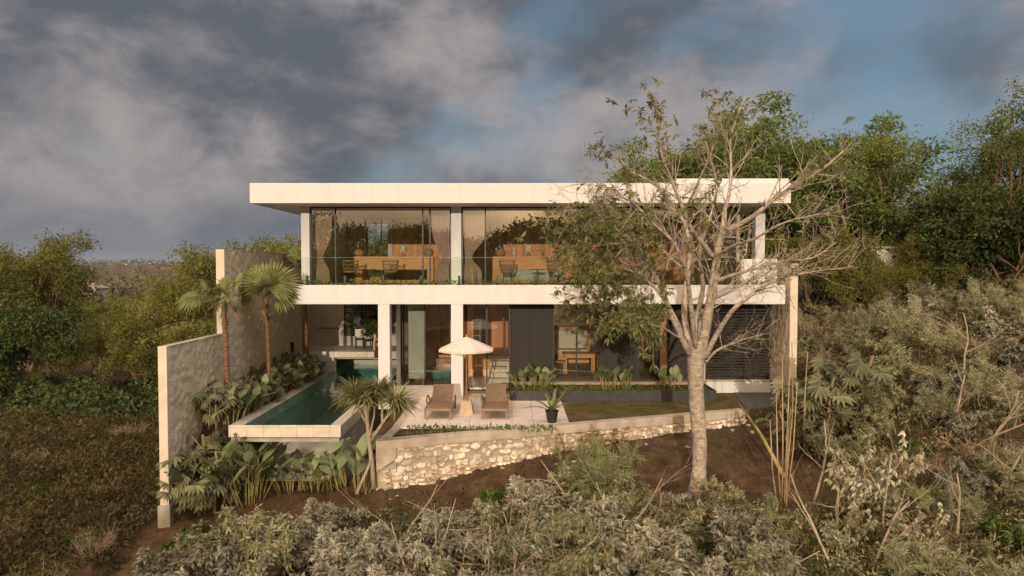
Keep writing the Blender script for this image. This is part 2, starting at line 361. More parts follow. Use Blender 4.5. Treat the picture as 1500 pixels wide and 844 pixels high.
def ground_mat():
    m, nt, N, Lk = nodes('ground_earth')
    out = N('ShaderNodeOutputMaterial'); p = N('ShaderNodeBsdfPrincipled'); Lk(p.outputs[0], out.inputs[0])
    p.inputs['Roughness'].default_value = 0.95; p.inputs['Specular IOR Level'].default_value = 0.1
    tc = N('ShaderNodeTexCoord')

    def no(s, d, r=0.65):
        n = N('ShaderNodeTexNoise'); n.inputs['Scale'].default_value = s; n.inputs['Detail'].default_value = d; n.inputs['Roughness'].default_value = r
        Lk(tc.outputs['Object'], n.inputs['Vector']); return n.outputs['Fac']
    r1 = N('ShaderNodeValToRGB'); set_ramp(r1, [(0.32, (0.052, 0.031, 0.018)), (0.52, (0.105, 0.066, 0.040)), (0.72, (0.18, 0.122, 0.076))])
    Lk(no(1.8, 12, 0.7), r1.inputs[0])
    r2 = N('ShaderNodeValToRGB'); set_ramp(r2, [(0.35, (0.045, 0.038, 0.016)), (0.65, (0.120, 0.092, 0.045))])
    Lk(no(0.35, 12, 0.7), r2.inputs[0])
    mask = N('ShaderNodeValToRGB'); set_ramp(mask, [(0.50, (0, 0, 0)), (0.62, (1, 1, 1))]); Lk(no(0.22, 6), mask.inputs[0])
    mx = N('ShaderNodeMix'); mx.data_type = 'RGBA'; Lk(mask.outputs[0], mx.inputs[0]); Lk(r1.outputs[0], mx.inputs[6]); Lk(r2.outputs[0], mx.inputs[7])
    Lk(mx.outputs[2], p.inputs['Base Color'])
    b = N('ShaderNodeBump'); b.inputs['Strength'].default_value = 0.9; b.inputs['Distance'].default_value = 0.10
    Lk(no(5, 9, 0.7), b.inputs['Height']); Lk(b.outputs[0], p.inputs['Normal'])
    return m


M['ground'] = ground_mat()


# ------------------------------------------------------------------ mesh helpers
class MB:
    def __init__(s):
        s.v = []; s.f = []; s.n = 0; s.mi = 0

    def add(s, verts, faces):
        verts = np.asarray(verts, float).reshape(-1, 3)
        s.v.append(verts)
        if isinstance(faces, np.ndarray):
            s.f.append((faces + s.n, s.mi))
        else:
            by = {}
            for f in faces: by.setdefault(len(f), []).append(f)
            for k, l in by.items(): s.f.append((np.asarray(l, int) + s.n, s.mi))
        s.n += len(verts)

    def box(s, x0, x1, y0, y1, z0, z1):
        x0, x1 = sorted((x0, x1)); y0, y1 = sorted((y0, y1)); z0, z1 = sorted((z0, z1))
        v = [(x, y, z) for z in (z0, z1) for y in (y0, y1) for x in (x0, x1)]
        s.add(v, [(0, 2, 3, 1), (4, 5, 7, 6), (0, 1, 5, 4), (2, 6, 7, 3), (0, 4, 6, 2), (1, 3, 7, 5)])

    def bar(s, a, b, w, h=None, up=(0, 0, 1)):
        """box beam from a to b"""
        a = Vector(a); b = Vector(b); h = h or w
        d = (b - a).normalized(); u = Vector(up)
        if abs(d.dot(u)) > 0.98: u = Vector((0, 1, 0))
        r = d.cross(u).normalized() * w / 2; u = r.cross(d).normalized() * h / 2
        v = [a - r - u, a + r - u, a + r + u, a - r + u, b - r - u, b + r - u, b + r + u, b - r + u]
        s.add([tuple(x) for x in v], [(0, 3, 2, 1), (4, 5, 6, 7), (0, 1, 5, 4), (1, 2, 6, 5), (2, 3, 7, 6), (3, 0, 4, 7)])

    def prism(s, pts, z0, z1):
        n = len(pts)
        z0s = z0 if hasattr(z0, '__len__') else [z0] * n
        z1s = z1 if hasattr(z1, '__len__') else [z1] * n
        v = [(p[0], p[1], z0s[i]) for i, p in enumerate(pts)] + [(p[0], p[1], z1s[i]) for i, p in enumerate(pts)]
        f = [tuple(range(n - 1, -1, -1)), tuple(range(n, 2 * n))]
        f += [(i, (i + 1) % n, (i + 1) % n + n, i + n) for i in range(n)]
        s.add(v, f)

    def tube(s, path, radii, n=6, cap=True):
        P = np.asarray([tuple(p) for p in path], float); m = len(P)
        R = np.full(m, radii, float) if np.isscalar(radii) else np.asarray(radii, float)
        T = np.gradient(P, axis=0); T /= np.linalg.norm(T, axis=1, keepdims=True) + 1e-9
        ref = np.array([0.31, 0.87, 0.38]) if abs(T[0][2]) > 0.7 else np.array([0, 0, 1.0])
        A = np.cross(T, ref); A /= np.linalg.norm(A, axis=1, keepdims=True) + 1e-9
        B = np.cross(T, A)
        th = np.arange(n) * 2 * PI / n
        V = P[:, None] + R[:, None, None] * (np.cos(th)[None, :, None] * A[:, None] + np.sin(th)[None, :, None] * B[:, None])
        i = np.arange(m - 1)[:, None] * n; j = np.arange(n)[None]; k = (j + 1) % n
        F = np.stack([i + j, i + k, i + n + k, i + n + j], -1).reshape(-1, 4)
        base = s.n
        s.add(V.reshape(-1, 3), F)
        if cap:
            s.f.append((np.array([list(range(n))[::-1]]) + base, s.mi))
            s.f.append((np.array([list(range(n))]) + base + (m - 1) * n, s.mi))

    def lathe(s, prof, n=16, c=(0, 0, 0), a=0.0):
        m = len(prof); th = np.arange(n) * 2 * PI / n + a
        P = np.asarray(prof, float)
        V = np.stack([P[:, 0][:, None] * np.cos(th) + c[0], P[:, 0][:, None] * np.sin(th) + c[1], np.repeat(P[:, 1][:, None], n, 1) + c[2]], -1)
        i = np.arange(m - 1)[:, None] * n; j = np.arange(n)[None]; k = (j + 1) % n
        F = np.stack([i + j, i + k, i + n + k, i + n + j], -1).reshape(-1, 4)
        s.add(V.reshape(-1, 3), F)

    def leaves(s, P, D, L, W, Nrm, fold=0.15):
        """diamond leaves: arrays of base points, directions, lengths, widths, normals"""
        P = np.asarray(P, float); n = len(P)
        if n == 0: return
        D = D / (np.linalg.norm(D, axis=1, keepdims=True) + 1e-9)
        S = np.cross(D, Nrm); S /= np.linalg.norm(S, axis=1, keepdims=True) + 1e-9
        U = np.cross(S, D)
        L = np.broadcast_to(np.asarray(L, float), (n,))[:, None]; W = np.broadcast_to(np.asarray(W, float), (n,))[:, None]
        a = P; c = P + D * L - U * L * fold
        m1 = P + D * L * 0.45 + S * W * 0.5 + U * W * fold; m2 = P + D * L * 0.45 - S * W * 0.5 + U * W * fold
        V = np.stack([a, m1, c, m2], 1).reshape(-1, 3)
        F = (np.arange(n)[:, None] * 4 + np.arange(4)[None])
        s.add(V, F)

    def strap(s, p, d, L, W, droop, seg=5, up=(0, 0, 1), shape=None, cup=0.0):
        """long leaf bending down; shape gives the width along it; cup > 0 folds it along the midrib"""
        p = np.array(p, float); d = np.array(d, float); d /= np.linalg.norm(d)
        side = np.cross(d, up); nn = np.linalg.norm(side)
        side = side / nn if nn > 1e-4 else np.array([1.0, 0, 0])
        pts = [p]; dd = d.copy(); q = p.copy()
        for i in range(seg):
            q = q + dd * L / seg; pts.append(q.copy())
            dd = dd + np.array([0, 0, -droop / seg]); dd /= np.linalg.norm(dd)
        pts = np.array(pts); t = np.linspace(0, 1, seg + 1)
        w = np.array([shape(x) for x in t]) if shape else (1 - t ** 2) * 0.9 + 0.1
        w = w * W / 2
        T = np.gradient(pts, axis=0); T /= np.linalg.norm(T, axis=1, keepdims=True)
        U = np.cross(side, T)
        if cup:
            A = pts - side * w[:, None] + U * (w * cup)[:, None]; B = pts + side * w[:, None] + U * (w * cup)[:, None]
            V = np.stack([A, pts, B], 1).reshape(-1, 3)
            F = []
            for i in range(seg):
                F += [(i * 3, i * 3 + 1, i * 3 + 4, i * 3 + 3), (i * 3 + 1, i * 3 + 2, i * 3 + 5, i * 3 + 4)]
            s.add(V, np.array(F))
        else:
            V = np.stack([pts - side * w[:, None], pts + side * w[:, None]], 1).reshape(-1, 3)
            F = np.array([(i * 2, i * 2 + 1, i * 2 + 3, i * 2 + 2) for i in range(seg)])
            s.add(V, F)
        return pts

    def mesh(s, name, mats, smooth=False):
        me = bpy.data.meshes.new(name)
        V = np.concatenate(s.v) if s.v else np.zeros((0, 3))
        me.vertices.add(len(V)); me.vertices.foreach_set('co', V.ravel())
        tot = sum(len(f) for f, _ in s.f); nl = sum(f.size for f, _ in s.f)
        me.loops.add(nl); me.polygons.add(tot)
        me.loops.foreach_set('vertex_index', np.concatenate([f.ravel() for f, _ in s.f]).astype(np.int32))
        ks = np.concatenate([np.full(len(f), f.shape[1]) for f, _ in s.f])
        st = np.concatenate([[0], np.cumsum(ks)[:-1]])
        me.polygons.foreach_set('loop_start', st.astype(np.int32))
        me.polygons.foreach_set('material_index', np.concatenate([np.full(len(f), mi) for f, mi in s.f]).astype(np.int32))
        me.polygons.foreach_set('use_smooth', np.full(tot, bool(smooth)))
        for m in (mats if isinstance(mats, (list, tuple)) else [mats]): me.materials.append(m)
        me.update(calc_edges=True)
        return me

    def build(s, name, mats, parent=None, smooth=False, bevel=0.0, loc=None):
        o = bpy.data.objects.new(name, s.mesh(name, mats, smooth)); COL.objects.link(o)
        if parent is not None: o.parent = parent
        if loc is not None: o.location = loc
        if bevel:
            b = o.modifiers.new('bevel', 'BEVEL'); b.width = bevel; b.segments = 2; b.limit_method = 'ANGLE'
        return o


def tag(o, label=None, cat=None, group=None, kind=None):
    if label: o['label'] = label
    if cat: o['category'] = cat
    if group: o['group'] = group
    if kind: o['kind'] = kind
    return o


def empty(name, loc=(0, 0, 0), rz=0.0, label=None, cat=None, group=None):
    o = bpy.data.objects.new(name, None); COL.objects.link(o)
    o.location = loc; o.rotation_euler = (0, 0, rz); o.empty_display_size = 0.2
    return tag(o, label, cat, group)


KIDS = {}


def dup(o, loc=None, rz=None, sc=None, label=None, group=None, parent=None):
    c = o.copy(); COL.objects.link(c)
    if parent is not None: c.parent = parent
    for ch in o.children: dup(ch, parent=c)
    if loc is not None: c.location = loc
    if rz is not None: c.rotation_euler = (0, 0, rz)
    if sc is not None: c.scale = (sc, sc, sc) if np.isscalar(sc) else sc
    if label: c['label'] = label
    if group: c['group'] = group
    return c


def boxpart(name, mat, parent, *args, bevel=0.0):
    m = MB()
    if len(args) == 6 and np.isscalar(args[0]): m.box(*args)
    else:
        for a in args: m.box(*a)
    return m.build(name, mat, parent, bevel=bevel)


def rnd_dirs(rng, n, up=0.0):
    v = rng.normal(size=(n, 3)); v[:, 2] += up
    return v / np.linalg.norm(v, axis=1, keepdims=True)


# ------------------------------------------------------------------ terrain
WA, WB = (-3.3, -5.2), (7.1, -1.5)          # the retaining wall, left end and right end


def sst(a, b, x):
    t = np.clip((x - a) / (b - a), 0, 1); return t * t * (3 - 2 * t)


def wall_y(X): return np.interp(X, [-9.5, -3.4, -3.3, 7.1, 9.5], [-3.6, -4.6, -5.2, -1.5, -1.2])


def wob(X, Y, s, seed=0):
    return (np.sin(X * s + 1.3 * seed) * np.cos(Y * s * 1.1 + 0.7 * seed) + 0.5 * np.sin(X * s * 2.3 + Y * s * 1.7 + seed)) / 1.5


def ground_z(X, Y):
    X = np.asarray(X, float); Y = np.asarray(Y, float)
    wy = wall_y(X)
    base = np.interp(X, [-12, -8.8, -3.3, 1.5, 7.1, 9.5, 13, 17, 26, 60], [-2.35, -2.05, -1.30, -0.68, -0.42, 0.3, 1.5, 2.4, 3.0, 3.6])
    front = np.maximum(wy - Y, 0)
    z = base - 0.20 * np.minimum(front, 6) - 0.06 * np.clip(front - 6, 0, 12)
    z = np.where(X < -9.3, -2.35 - 0.02 * np.clip(-Y, 0, 20), np.maximum(z, -3.6))
    t = sst(-12.5, -9.3, X); z = np.where(X < -9.3, np.where(X > -12.5, z, z), z)
    # right hillside keeps rising backwards a little
    z = z + sst(10, 16, X) * 0.035 * np.clip(Y, 0, 40)
    # building pad, hidden under slabs
    pad = sst(0.0, 0.25, Y - wy - 0.12) * sst(-9.0, -8.8, X) * (1 - sst(9.3, 9.6, X)) * (1 - sst(14, 18, Y))
    z = z * (1 - pad) + np.where(X < -4.0, -1.75, -0.45) * pad
    z = z + 0.06 * wob(X, Y, 1.1) * (1 - pad) + 0.03 * wob(X, Y, 3.1, 2) * (1 - pad)
    # far country: a shallow valley, then a long ridge
    R = np.hypot(X, Y - CAM.y)
    far = sst(45, 170, R) * sst(-5, 20, Y + 0.0) * (1 - sst(6, 40, X - 0.12 * Y))
    z = z - 9.0 * far
    z = z + 11.0 * sst(70, 114, -Y) * (1 - sst(170, 260, np.abs(X)))
    ridge = sst(350, 1250, R)
    z = z + ridge * (16.0 + 4.0 * wob(X, Y, 0.004, 3) + 2.0 * wob(X, Y, 0.011, 5)) + sst(120, 400, R) * 1.5 * wob(X, Y, 0.018, 1)
    return z


def spaced(lo, hi, step, far, n):
    core = np.arange(lo, hi + 1e-6, step)
    g = np.geomspace(step, far, n)
    left = lo - np.cumsum(g) * 1.0; right = hi + np.cumsum(g) * 1.0
    return np.concatenate([left[::-1], core, right])


def build_ground():
    xs = spaced(-18, 24, 0.3, 420, 46); ys = spaced(-14, 16, 0.3, 420, 46)
    X, Y = np.meshgrid(xs, ys); Z = ground_z(X, Y)
    V = np.stack([X, Y, Z], -1).reshape(-1, 3); nx, ny = len(xs), len(ys)
    i = np.arange(ny - 1)[:, None] * nx; j = np.arange(nx - 1)[None]
    F = np.stack([i + j, i + j + 1, i + nx + j + 1, i + nx + j], -1).reshape(-1, 4)
    m = MB(); m.add(V, F)
    tag(m.build('ground', M['ground'], smooth=True), 'brown earth and rough ground falling away below the villa', kind='structure')


build_ground()


def gz(x, y): return float(ground_z(x, y))


# ------------------------------------------------------------------ the villa
house = empty('house', (0, 0, 0), 0, 'white two-storey modern villa with flat roof, glass fronts and wooden interior', 'house')
Z_SL0, Z_SL1, Z_RF0, Z_RF1 = 3.14, 3.76, 6.42, 7.07
GY = 1.5                       # upper glazing plane


def hp(name, mat, *a, bevel=0.0): return boxpart(name, M[mat], house, *a, bevel=bevel)


rf = hp('roof', 'white', (-8.5, 9.04, 0, 0.25, Z_RF0, Z_RF1), (-8.5, -8.25, 0.25, 11, Z_RF0, Z_RF1), (8.79, 9.04, 0.25, 11, Z_RF0, Z_RF1),
        (-8.25, 8.79, 10.75, 11, Z_RF0, Z_RF1), (-8.25, 8.79, 0.25, 10.75, Z_RF0 + 0.05, Z_RF1 - 0.2), bevel=0.012)
boxpart('soffit', M['soffit'], rf, -8.25, 8.79, 0.25, 10.75, Z_RF0 + 0.012, Z_RF0 + 0.046)
boxpart('raised_parapet', M['white'], rf, 5.6, 9.6 * 0.985, 1.2, 8.5, Z_RF1 - 0.25, Z_RF1 + 0.30, bevel=0.012)
us = hp('upper_floor_slab', 'white', (-7.35, 8.9, 0, 0.22, Z_SL0, Z_SL1), (-7.35, -7.1, 0.22, 9.5, Z_SL0, Z_SL1), (8.65, 8.9, 0.22, 9.5, Z_SL0, Z_SL1),
        (-7.1, 8.65, 0.22, 9.5, Z_SL0 + 0.04, Z_SL1 - 0.12), bevel=0.012)
boxpart('soffit', M['soffit'], us, -7.1, 8.65, 0.22, 9.4, Z_SL0 + 0.008, Z_SL0 + 0.037)
boxpart('upper_floor', M['floor'], us, -7.0, 8.6, GY - 0.1, 9.3, Z_SL1 - 0.115, Z_SL1 - 0.01)
boxpart('planting_soil', M['soil'], us, -7.1, 8.65, 0.225, 0.62, Z_SL1 - 0.118, Z_SL1 - 0.02)
for x0, x1 in ((-4.37, -3.99), (-1.99, -1.60)):
    hp('column', 'white', x0, x1, 0.01, 0.40, -0.3, Z_SL0 + 0.005, bevel=0.01)
hp('column', 'white', -2.10, -1.75, GY - 0.12, GY + 0.25, Z_SL1 - 0.1, Z_RF0 + 0.02, bevel=0.01)
hp('column', 'white', 8.42, 8.75, GY - 0.05, GY + 0.3, Z_SL1 - 0.1, Z_RF0 + 0.02, bevel=0.01)
hp('slender_column', 'white', -4.15, -4.0, 2.2, 2.36, 0.0, Z_SL0 + 0.01, bevel=0.006)
hp('side_wall', 'white', -7.28, -6.99, GY - 0.1, 7.2, Z_SL1 - 0.1, Z_RF0 + 0.02, bevel=0.01)
hp('balcony_parapet', 'white', 7.68, 8.9, 0.72, 0.86, Z_SL1 - 0.1, 4.62, bevel=0.008)
# upper back wall of oak boards, with the two back windows left open
UB = 7.0
xw0, xw1 = -6.22, -5.28          # back window of the first bedroom
xv0, xv1 = 4.0, 5.2
hp('upper_back_wall', 'wood', (-6.99, xw0, UB, UB + 0.2, Z_SL1 - 0.05, Z_RF0 + 0.02), (xw1, xv0, UB, UB + 0.2, Z_SL1 - 0.05, Z_RF0 + 0.02),
   (xv1, 7.9, UB, UB + 0.2, Z_SL1 - 0.05, Z_RF0 + 0.02), (xw0, xw1, UB, UB + 0.2, Z_SL1 - 0.05, Z_SL1 + 0.15),
   (xv0, xv1, UB, UB + 0.2, Z_SL1 - 0.05, Z_SL1 + 0.75))
hp('partition_wall', 'interior', -2.02, -1.84, GY + 0.3, UB - 0.003, Z_SL1 - 0.05, Z_RF0 + 0.01)
hp('partition_wall', 'interior', 7.78, 7.93, GY + 0.1, UB + 0.2, Z_SL1 - 0.05, Z_RF0 + 0.01)
hp('wardrobe_wall', 'teak', -6.96, -6.30, UB - 0.6, UB - 0.003, Z_SL1 - 0.05, Z_RF0 + 0.01)
hp('window_jamb', 'white', (xw0 - 0.16, xw0, UB - 0.08, UB - 0.003, Z_SL1, Z_RF0), (xw1, xw1 + 0.18, UB - 0.08, UB - 0.003, Z_SL1, Z_RF0))


def window(x0, x1, y, z0, z1, mull=(), fr=0.045, glass='glass', name='window', dep=0.07, rails=()):
    """frame with panes between the mullions"""
    w = empty(name, (0, 0, 0)); w.parent = house
    m = MB()
    m.box(x0, x0 + fr, y - dep / 2, y + dep / 2, z0, z1); m.box(x1 - fr, x1, y - dep / 2, y + dep / 2, z0, z1)
    m.box(x0 + fr, x1 - fr, y - dep / 2, y + dep / 2, z1 - fr, z1); m.box(x0 + fr, x1 - fr, y - dep / 2, y + dep / 2, z0, z0 + fr)
    for q in mull: m.box(q - 0.022, q + 0.022, y - dep / 2 + 0.004, y + dep / 2 - 0.004, z0 + fr, z1 - fr)
    m.build('frame', M['black'], w)
    xs = [x0 + fr] + list(mull) + [x1 - fr]
    for a, b in zip(xs[:-1], xs[1:]):
        if b - a < 0.02: continue
        g = MB(); g.box(a + 0.005, b - 0.005, y - 0.005, y + 0.005, z0 + fr, z1 - fr); g.build('pane', M[glass], w)
    return w


def px_x(px, Y): return at(px, 400, Y).x


window(-6.985, -2.105, GY, Z_SL1 - 0.01, Z_RF0 + 0.01, [px_x(492, GY), px_x(619.6, GY), px_x(630, GY)])
window(-1.745, 7.77, GY, Z_SL1 - 0.01, Z_RF0 + 0.01, [px_x(p, GY) for p in (711, 846, 852, 940, 1010)])
window(xw0, xw1, UB + 0.1, Z_SL1 + 0.15, Z_RF0, [xw0 + 0.62])
window(xv0, xv1, UB + 0.1, Z_SL1 + 0.75, Z_RF0, [])

# balcony railing of frameless glass on small black spigots
rl = empty('glass_railing', (0, 0, 0)); rl.parent = house
sp_x = [px_x(449, 0.6) + 1.273 * k for k in range(12)]
for k in range(12):
    m = MB(); x = sp_x[k]; m.box(x - 0.04, x + 0.04, 0.62, 0.70, Z_SL1 - 0.12, Z_SL1 + 0.30); m.build('spigot', M['black'], rl, bevel=0.006)
for k in range(6):
    a = -7.2 + k * 2.46; b = min(a + 2.44, 7.66)
    m = MB(); m.box(a, b, 0.654, 0.666, Z_SL1 + 0.02, Z_SL1 + 0.90); m.build('glass_panel', M['railglass'], rl)
m = MB(); m.box(-7.2, 7.66, 0.652, 0.668, Z_SL1 + 0.902, Z_SL1 + 0.912); m.build('glass_edge', M['glass_edge'], rl)

# ---- ground floor
FY = 1.6                       # ground floor front plane (right half)
ZT = Z_SL0 + 0.01
GB = 7.2                       # ground floor back wall
hp('ground_floor_slab', 'floor', (-3.95, 0.0, 0.9, GB, -0.3, 0.04), (0.0, 6.75, 1.35, GB, -0.3, 0.36))
hp('riser_wall', 'white', (-3.985, -1.995, 0.42, 0.88, -0.3, 0.34), bevel=0.01)
hp('dark_wall', 'darkpanel', -0.04, 1.43, FY, FY + 0.15, 0.36, ZT)
hp('dark_wall', 'darkpanel', 3.12, 4.42, FY, FY + 0.15, 0.36, ZT)
hp('dark_door', 'darkpanel', 5.42, 6.3, FY + 0.25, FY + 0.32, 0.36, ZT)
hp('wooden_post', 'teak', 5.18, 5.42, FY, FY + 0.3, 0.36, ZT)
hp('wall', 'interior', 6.3, 6.78, FY + 0.02, FY + 0.3, 0.0, ZT)
window(1.43, 3.12, FY + 0.06, 0.36, ZT, [px_x(845, FY), px_x(880, FY) - 0.1], name='window')
window(4.42, 5.18, FY + 0.06, 0.36, ZT, [], name='window')
hp('back_wall', 'wood', (-3.95, 1.75, GB, GB + 0.2, 0.0, ZT), (3.35, 6.78, GB, GB + 0.2, 0.0, ZT), (1.75, 3.35, GB, GB + 0.2, 0.0, 1.75))
window(1.75, 3.35, GB + 0.1, 1.75, ZT, [])
hp('back_jamb', 'interior', 3.4, 3.85, GB - 0.25, GB - 0.003, 0.36, ZT)
# glass corner and door of the living room
window(-4.0, -1.96, 2.3, 0.04, ZT, [px_x(591, 2.3), px_x(622, 2.3)], glass='glass')
window(-1.62, -0.06, 1.5, 0.04, ZT, [px_x(713, 1.5)], glass='glass')
hp('pale_panel', 'greenwall', -3.75, -3.12, 2.42, 2.5, 0.3, ZT)
hp('living_side_wall', 'interior', -0.06, 0.06, 1.76, GB, 0.04, ZT)
# side glazing towards the pool
sg = empty('window', (0, 0, 0)); sg.parent = house
m = MB()
for y in (2.38, 4.2, 6.1, 7.15): m.box(-4.03, -3.98, y, y + 0.05, 0.04, ZT)
m.box(-4.03, -3.98, 2.38, 7.2, ZT - 0.05, ZT - 0.002); m.build('frame', M['black'], sg)
m = MB(); m.box(-4.01, -4.0, 2.43, 7.15, 0.05, ZT - 0.05); m.build('pane', M['glass'], sg)
# stairs up from the sunken sitting room
st = MB()
for k in range(5):
    st.box(-0.85, -0.062, 3.0 + 0.32 * k, 3.0 + 0.32 * (k + 1) - 0.002, 0.04, 0.04 + 0.17 * (k + 1))
st.build('stairs', M['cream'], house, bevel=0.01)
hp('gallery_floor', 'oak', -3.94, -0.062, 4.6, GB - 0.003, 0.04, 0.88)
# arched mirror-door on the oak wall
ar = MB(); pts = []
for t in np.linspace(0, 1, 9): pts.append((-0.32 + 0.07 * (1 - t) * 0, 0))
prof = [(-0.36, 0), (-0.36, 1.35), (-0.33, 1.5), (-0.22, 1.68), (-0.08, 1.80), (-0.03, 1.92), (0, 2.0), (0.03, 1.92), (0.08, 1.80), (0.22, 1.68), (0.33, 1.5), (0.36, 1.35), (0.36, 0)]
n = len(prof)
ar.add([(x - 2.65, 6.9, z + 0.9) for x, z in prof] + [(x - 2.65, 6.98, z + 0.9) for x, z in prof],
       [tuple(range(n)), tuple(range(2 * n - 1, n - 1, -1))] + [(i, (i + 1) % n, (i + 1) % n + n, i + n) for i in range(n)])
ar.build('arched_door', M['straw'], house)
hp('door_post', 'oak', (-3.35, -3.05, 6.75, 6.9, 0.88, 2.4), (-2.2, -2.08, 6.75, 6.9, 0.88, 3.1))
# shelf niche on the oak wall
sh = MB()
for z in (1.0, 1.4, 1.8, 2.2, 2.6): sh.box(-1.65, -1.15, 6.85, 7.19, z, z + 0.03)
sh.box(-1.69, -1.65, 6.85, 7.19, 0.9, 2.65); sh.box(-1.15, -1.11, 6.85, 7.19, 0.9, 2.65)
sh.build('shelf_niche', M['oak'], house)
hp('niche_back', 'black', -1.65, -1.15, 7.15, 7.195, 0.9, 2.6)

# louvre screen by the right wall
lv = empty('louvre_screen', (0, 0, 0)); lv.parent = house
LX0, LX1 = 6.80, 9.0
m = MB()
for x in (LX0, (LX0 + LX1) / 2 - 0.25, (LX0 + LX1) / 2 + 0.25, LX1 - 0.06): m.box(x, x + 0.06, FY + 0.03, FY + 0.09, 0.42, ZT)
m.build('upright', M['black'], lv)
m = MB()
rs = random.Random(3)
for k in range(26):
    z = 0.45 + k * 0.1035
    m.box(LX0, LX1, FY - 0.005, FY + 0.022, z, z + 0.056)
m.build('slat_panel', M['darkpanel'], lv)
hp('plinth', 'white', 6.78, 9.02, FY - 0.12, FY + 0.4, -0.3, 0.36, bevel=0.01)
hp('plinth_sill', 'concrete', 6.78, 9.02, FY - 0.14, FY + 0.42, 0.363, 0.42, bevel=0.006)
hp('partition_wall', 'interior', 6.65, 6.778, FY + 0.42, GB + 0.2, 0.0, ZT)
hp('carport_floor', 'concrete', 6.78, 9.02, FY + 0.43, 9, -0.3, 0.1)

# rear pool deck under the slab
RY = 8.0
hp('rear_wall', 'interior', (-8.94, -7.45, RY, RY + 0.2, -1.0, ZT), (-5.85, -3.95, RY, RY + 0.2, -1.0, ZT), (-7.45, -5.85, RY, RY + 0.2, -1.0, 1.28))
hp('rear_deck', 'deck', (-8.9, -7.72, 5.9, RY - 0.003, -0.4, 0.86), (-7.72, -3.98, 5.9, RY - 0.003, 0.55, 0.86))
hp('deck_riser', 'white', -8.9, -7.25, 5.84, 5.897, -0.2, 0.85)
hp('floating_slab', 'coping', -7.25, -5.55, 5.2, 5.89, 0.70, 0.93, bevel=0.01)
lw = empty('louvre_window', (0, 0, 0)); lw.parent = house
m = MB()
for x in (-7.45, -6.68, -5.91): m.box(x, x + 0.06, RY + 0.02, RY + 0.1, 1.28, ZT)
m.box(-7.39, -5.91, RY + 0.02, RY + 0.1, 1.28, 1.34)
for k in range(20): m.box(-7.39, -5.91, RY + 0.04, RY + 0.07, 1.37 + 0.085 * k, 1.37 + 0.085 * k + 0.052)
m.build('frame', M['black'], lw)
hp('towel_rail', 'black', (-8.6, -7.65, RY - 0.08, RY - 0.05, 1.62, 1.66), (-8.6, -8.57, RY - 0.08, RY - 0.001, 1.62, 1.66), (-7.68, -7.65, RY - 0.08, RY - 0.001, 1.62, 1.66))
hp('wall_lamp', 'black', -8.84, -8.74, 5.0, 5.12, 0.95, 1.35)

# ------------------------------------------------------------------ garden walls
def stucco_wall(name, label, x0, x1, y0, y1, z0, z1, end_mat, y1x=0.0, inward=1):
    """thick wall with an uneven stuccoed side and a smooth front end"""
    w = empty(name, (0, 0, 0), 0, label, 'wall')
    m = MB(); rng = np.random.default_rng(int(abs(y0) * 10))
    ny = int((y1 - y0) / 0.06); nz = int((z1 - z0) / 0.06)
    yy = np.linspace(y0, y1, ny + 1); zz = np.linspace(z0, z1, nz + 1)
    Yg, Zg = np.meshgrid(yy, zz)
    dx = y1x * (Yg - y0) / (y1 - y0)
    n = (rng.normal(size=Yg.shape)); n = (n + np.roll(n, 1, 0) + np.roll(n, 1, 1) + np.roll(n, -1, 1) + np.roll(n, -1, 0)) / 2.2
    face = x1 if inward > 0 else x0; back = x0 if inward > 0 else x1
    bump = (0.015 if inward > 0 else 0.008) * n * sst(0.0, 0.25, Yg - y0)
    for fx, sgn in ((face, inward), (back, -inward)):
        Xg = fx + dx + bump * sgn
        V = np.stack([Xg, Yg, Zg], -1).reshape(-1, 3); w1 = ny + 1
        i = np.arange(nz)[:, None] * w1; j = np.arange(ny)[None]
        F = np.stack([i + j, i + j + 1, i + w1 + j + 1, i + w1 + j], -1).reshape(-1, 4)
        if sgn < 0: F = F[:, ::-1]
        m.add(V, F)
    m.box(min(x0, x1) + 0.03, max(x0, x1) - 0.03, y0 + 0.03, y1 - 0.02, z0, z1 - 0.02) if not y1x else None
    m.build('stucco_face', M['stucco'], w, smooth=True)
    e = MB(); e.box(x0 - 0.004, x1 + 0.004, y0 - 0.03, y0 + 0.004, z0, z1 + 0.004); e.build('end_face', M[end_mat], w, bevel=0.012)
    c = MB(); pts = [(x0 - 0.006, y0 + 0.006), (x1 + 0.006, y0 + 0.006), (x1 + 0.012 + y1x, y1), (x0 - 0.012 + y1x, y1)]
    c.prism(pts, z1 - 0.03, z1 + 0.006); c.build('wall_top', M['concrete'], w, bevel=0.01)
    return w


stucco_wall('garden_wall', 'tall rough stucco garden wall behind the palms, left of the villa', -8.96, -8.71, -1.5, 7.95, -2.6, 4.88, 'stucco_end', -0.23)
stucco_wall('garden_wall', 'lower grey stucco garden wall ending at the field, front of the tall one', -9.02, -8.80, -4.85, -1.54, -2.6, 2.33, 'stucco_end', 0.06)
stucco_wall('garden_wall', 'tall stucco garden wall closing the right end of the villa', 9.05, 9.29, 0.0, 7.5, -0.6, 4.46, 'stucco_end', 0.0, -1)
# footing at the foot of the lower wall
m = MB(); m.box(-9.06, -8.74, -4.95, -2.0, -2.7, -1.75)
tag(m.build('wall_footing', M['concrete'], bevel=0.01), 'grey concrete footing under the lower stucco garden wall', 'footing')

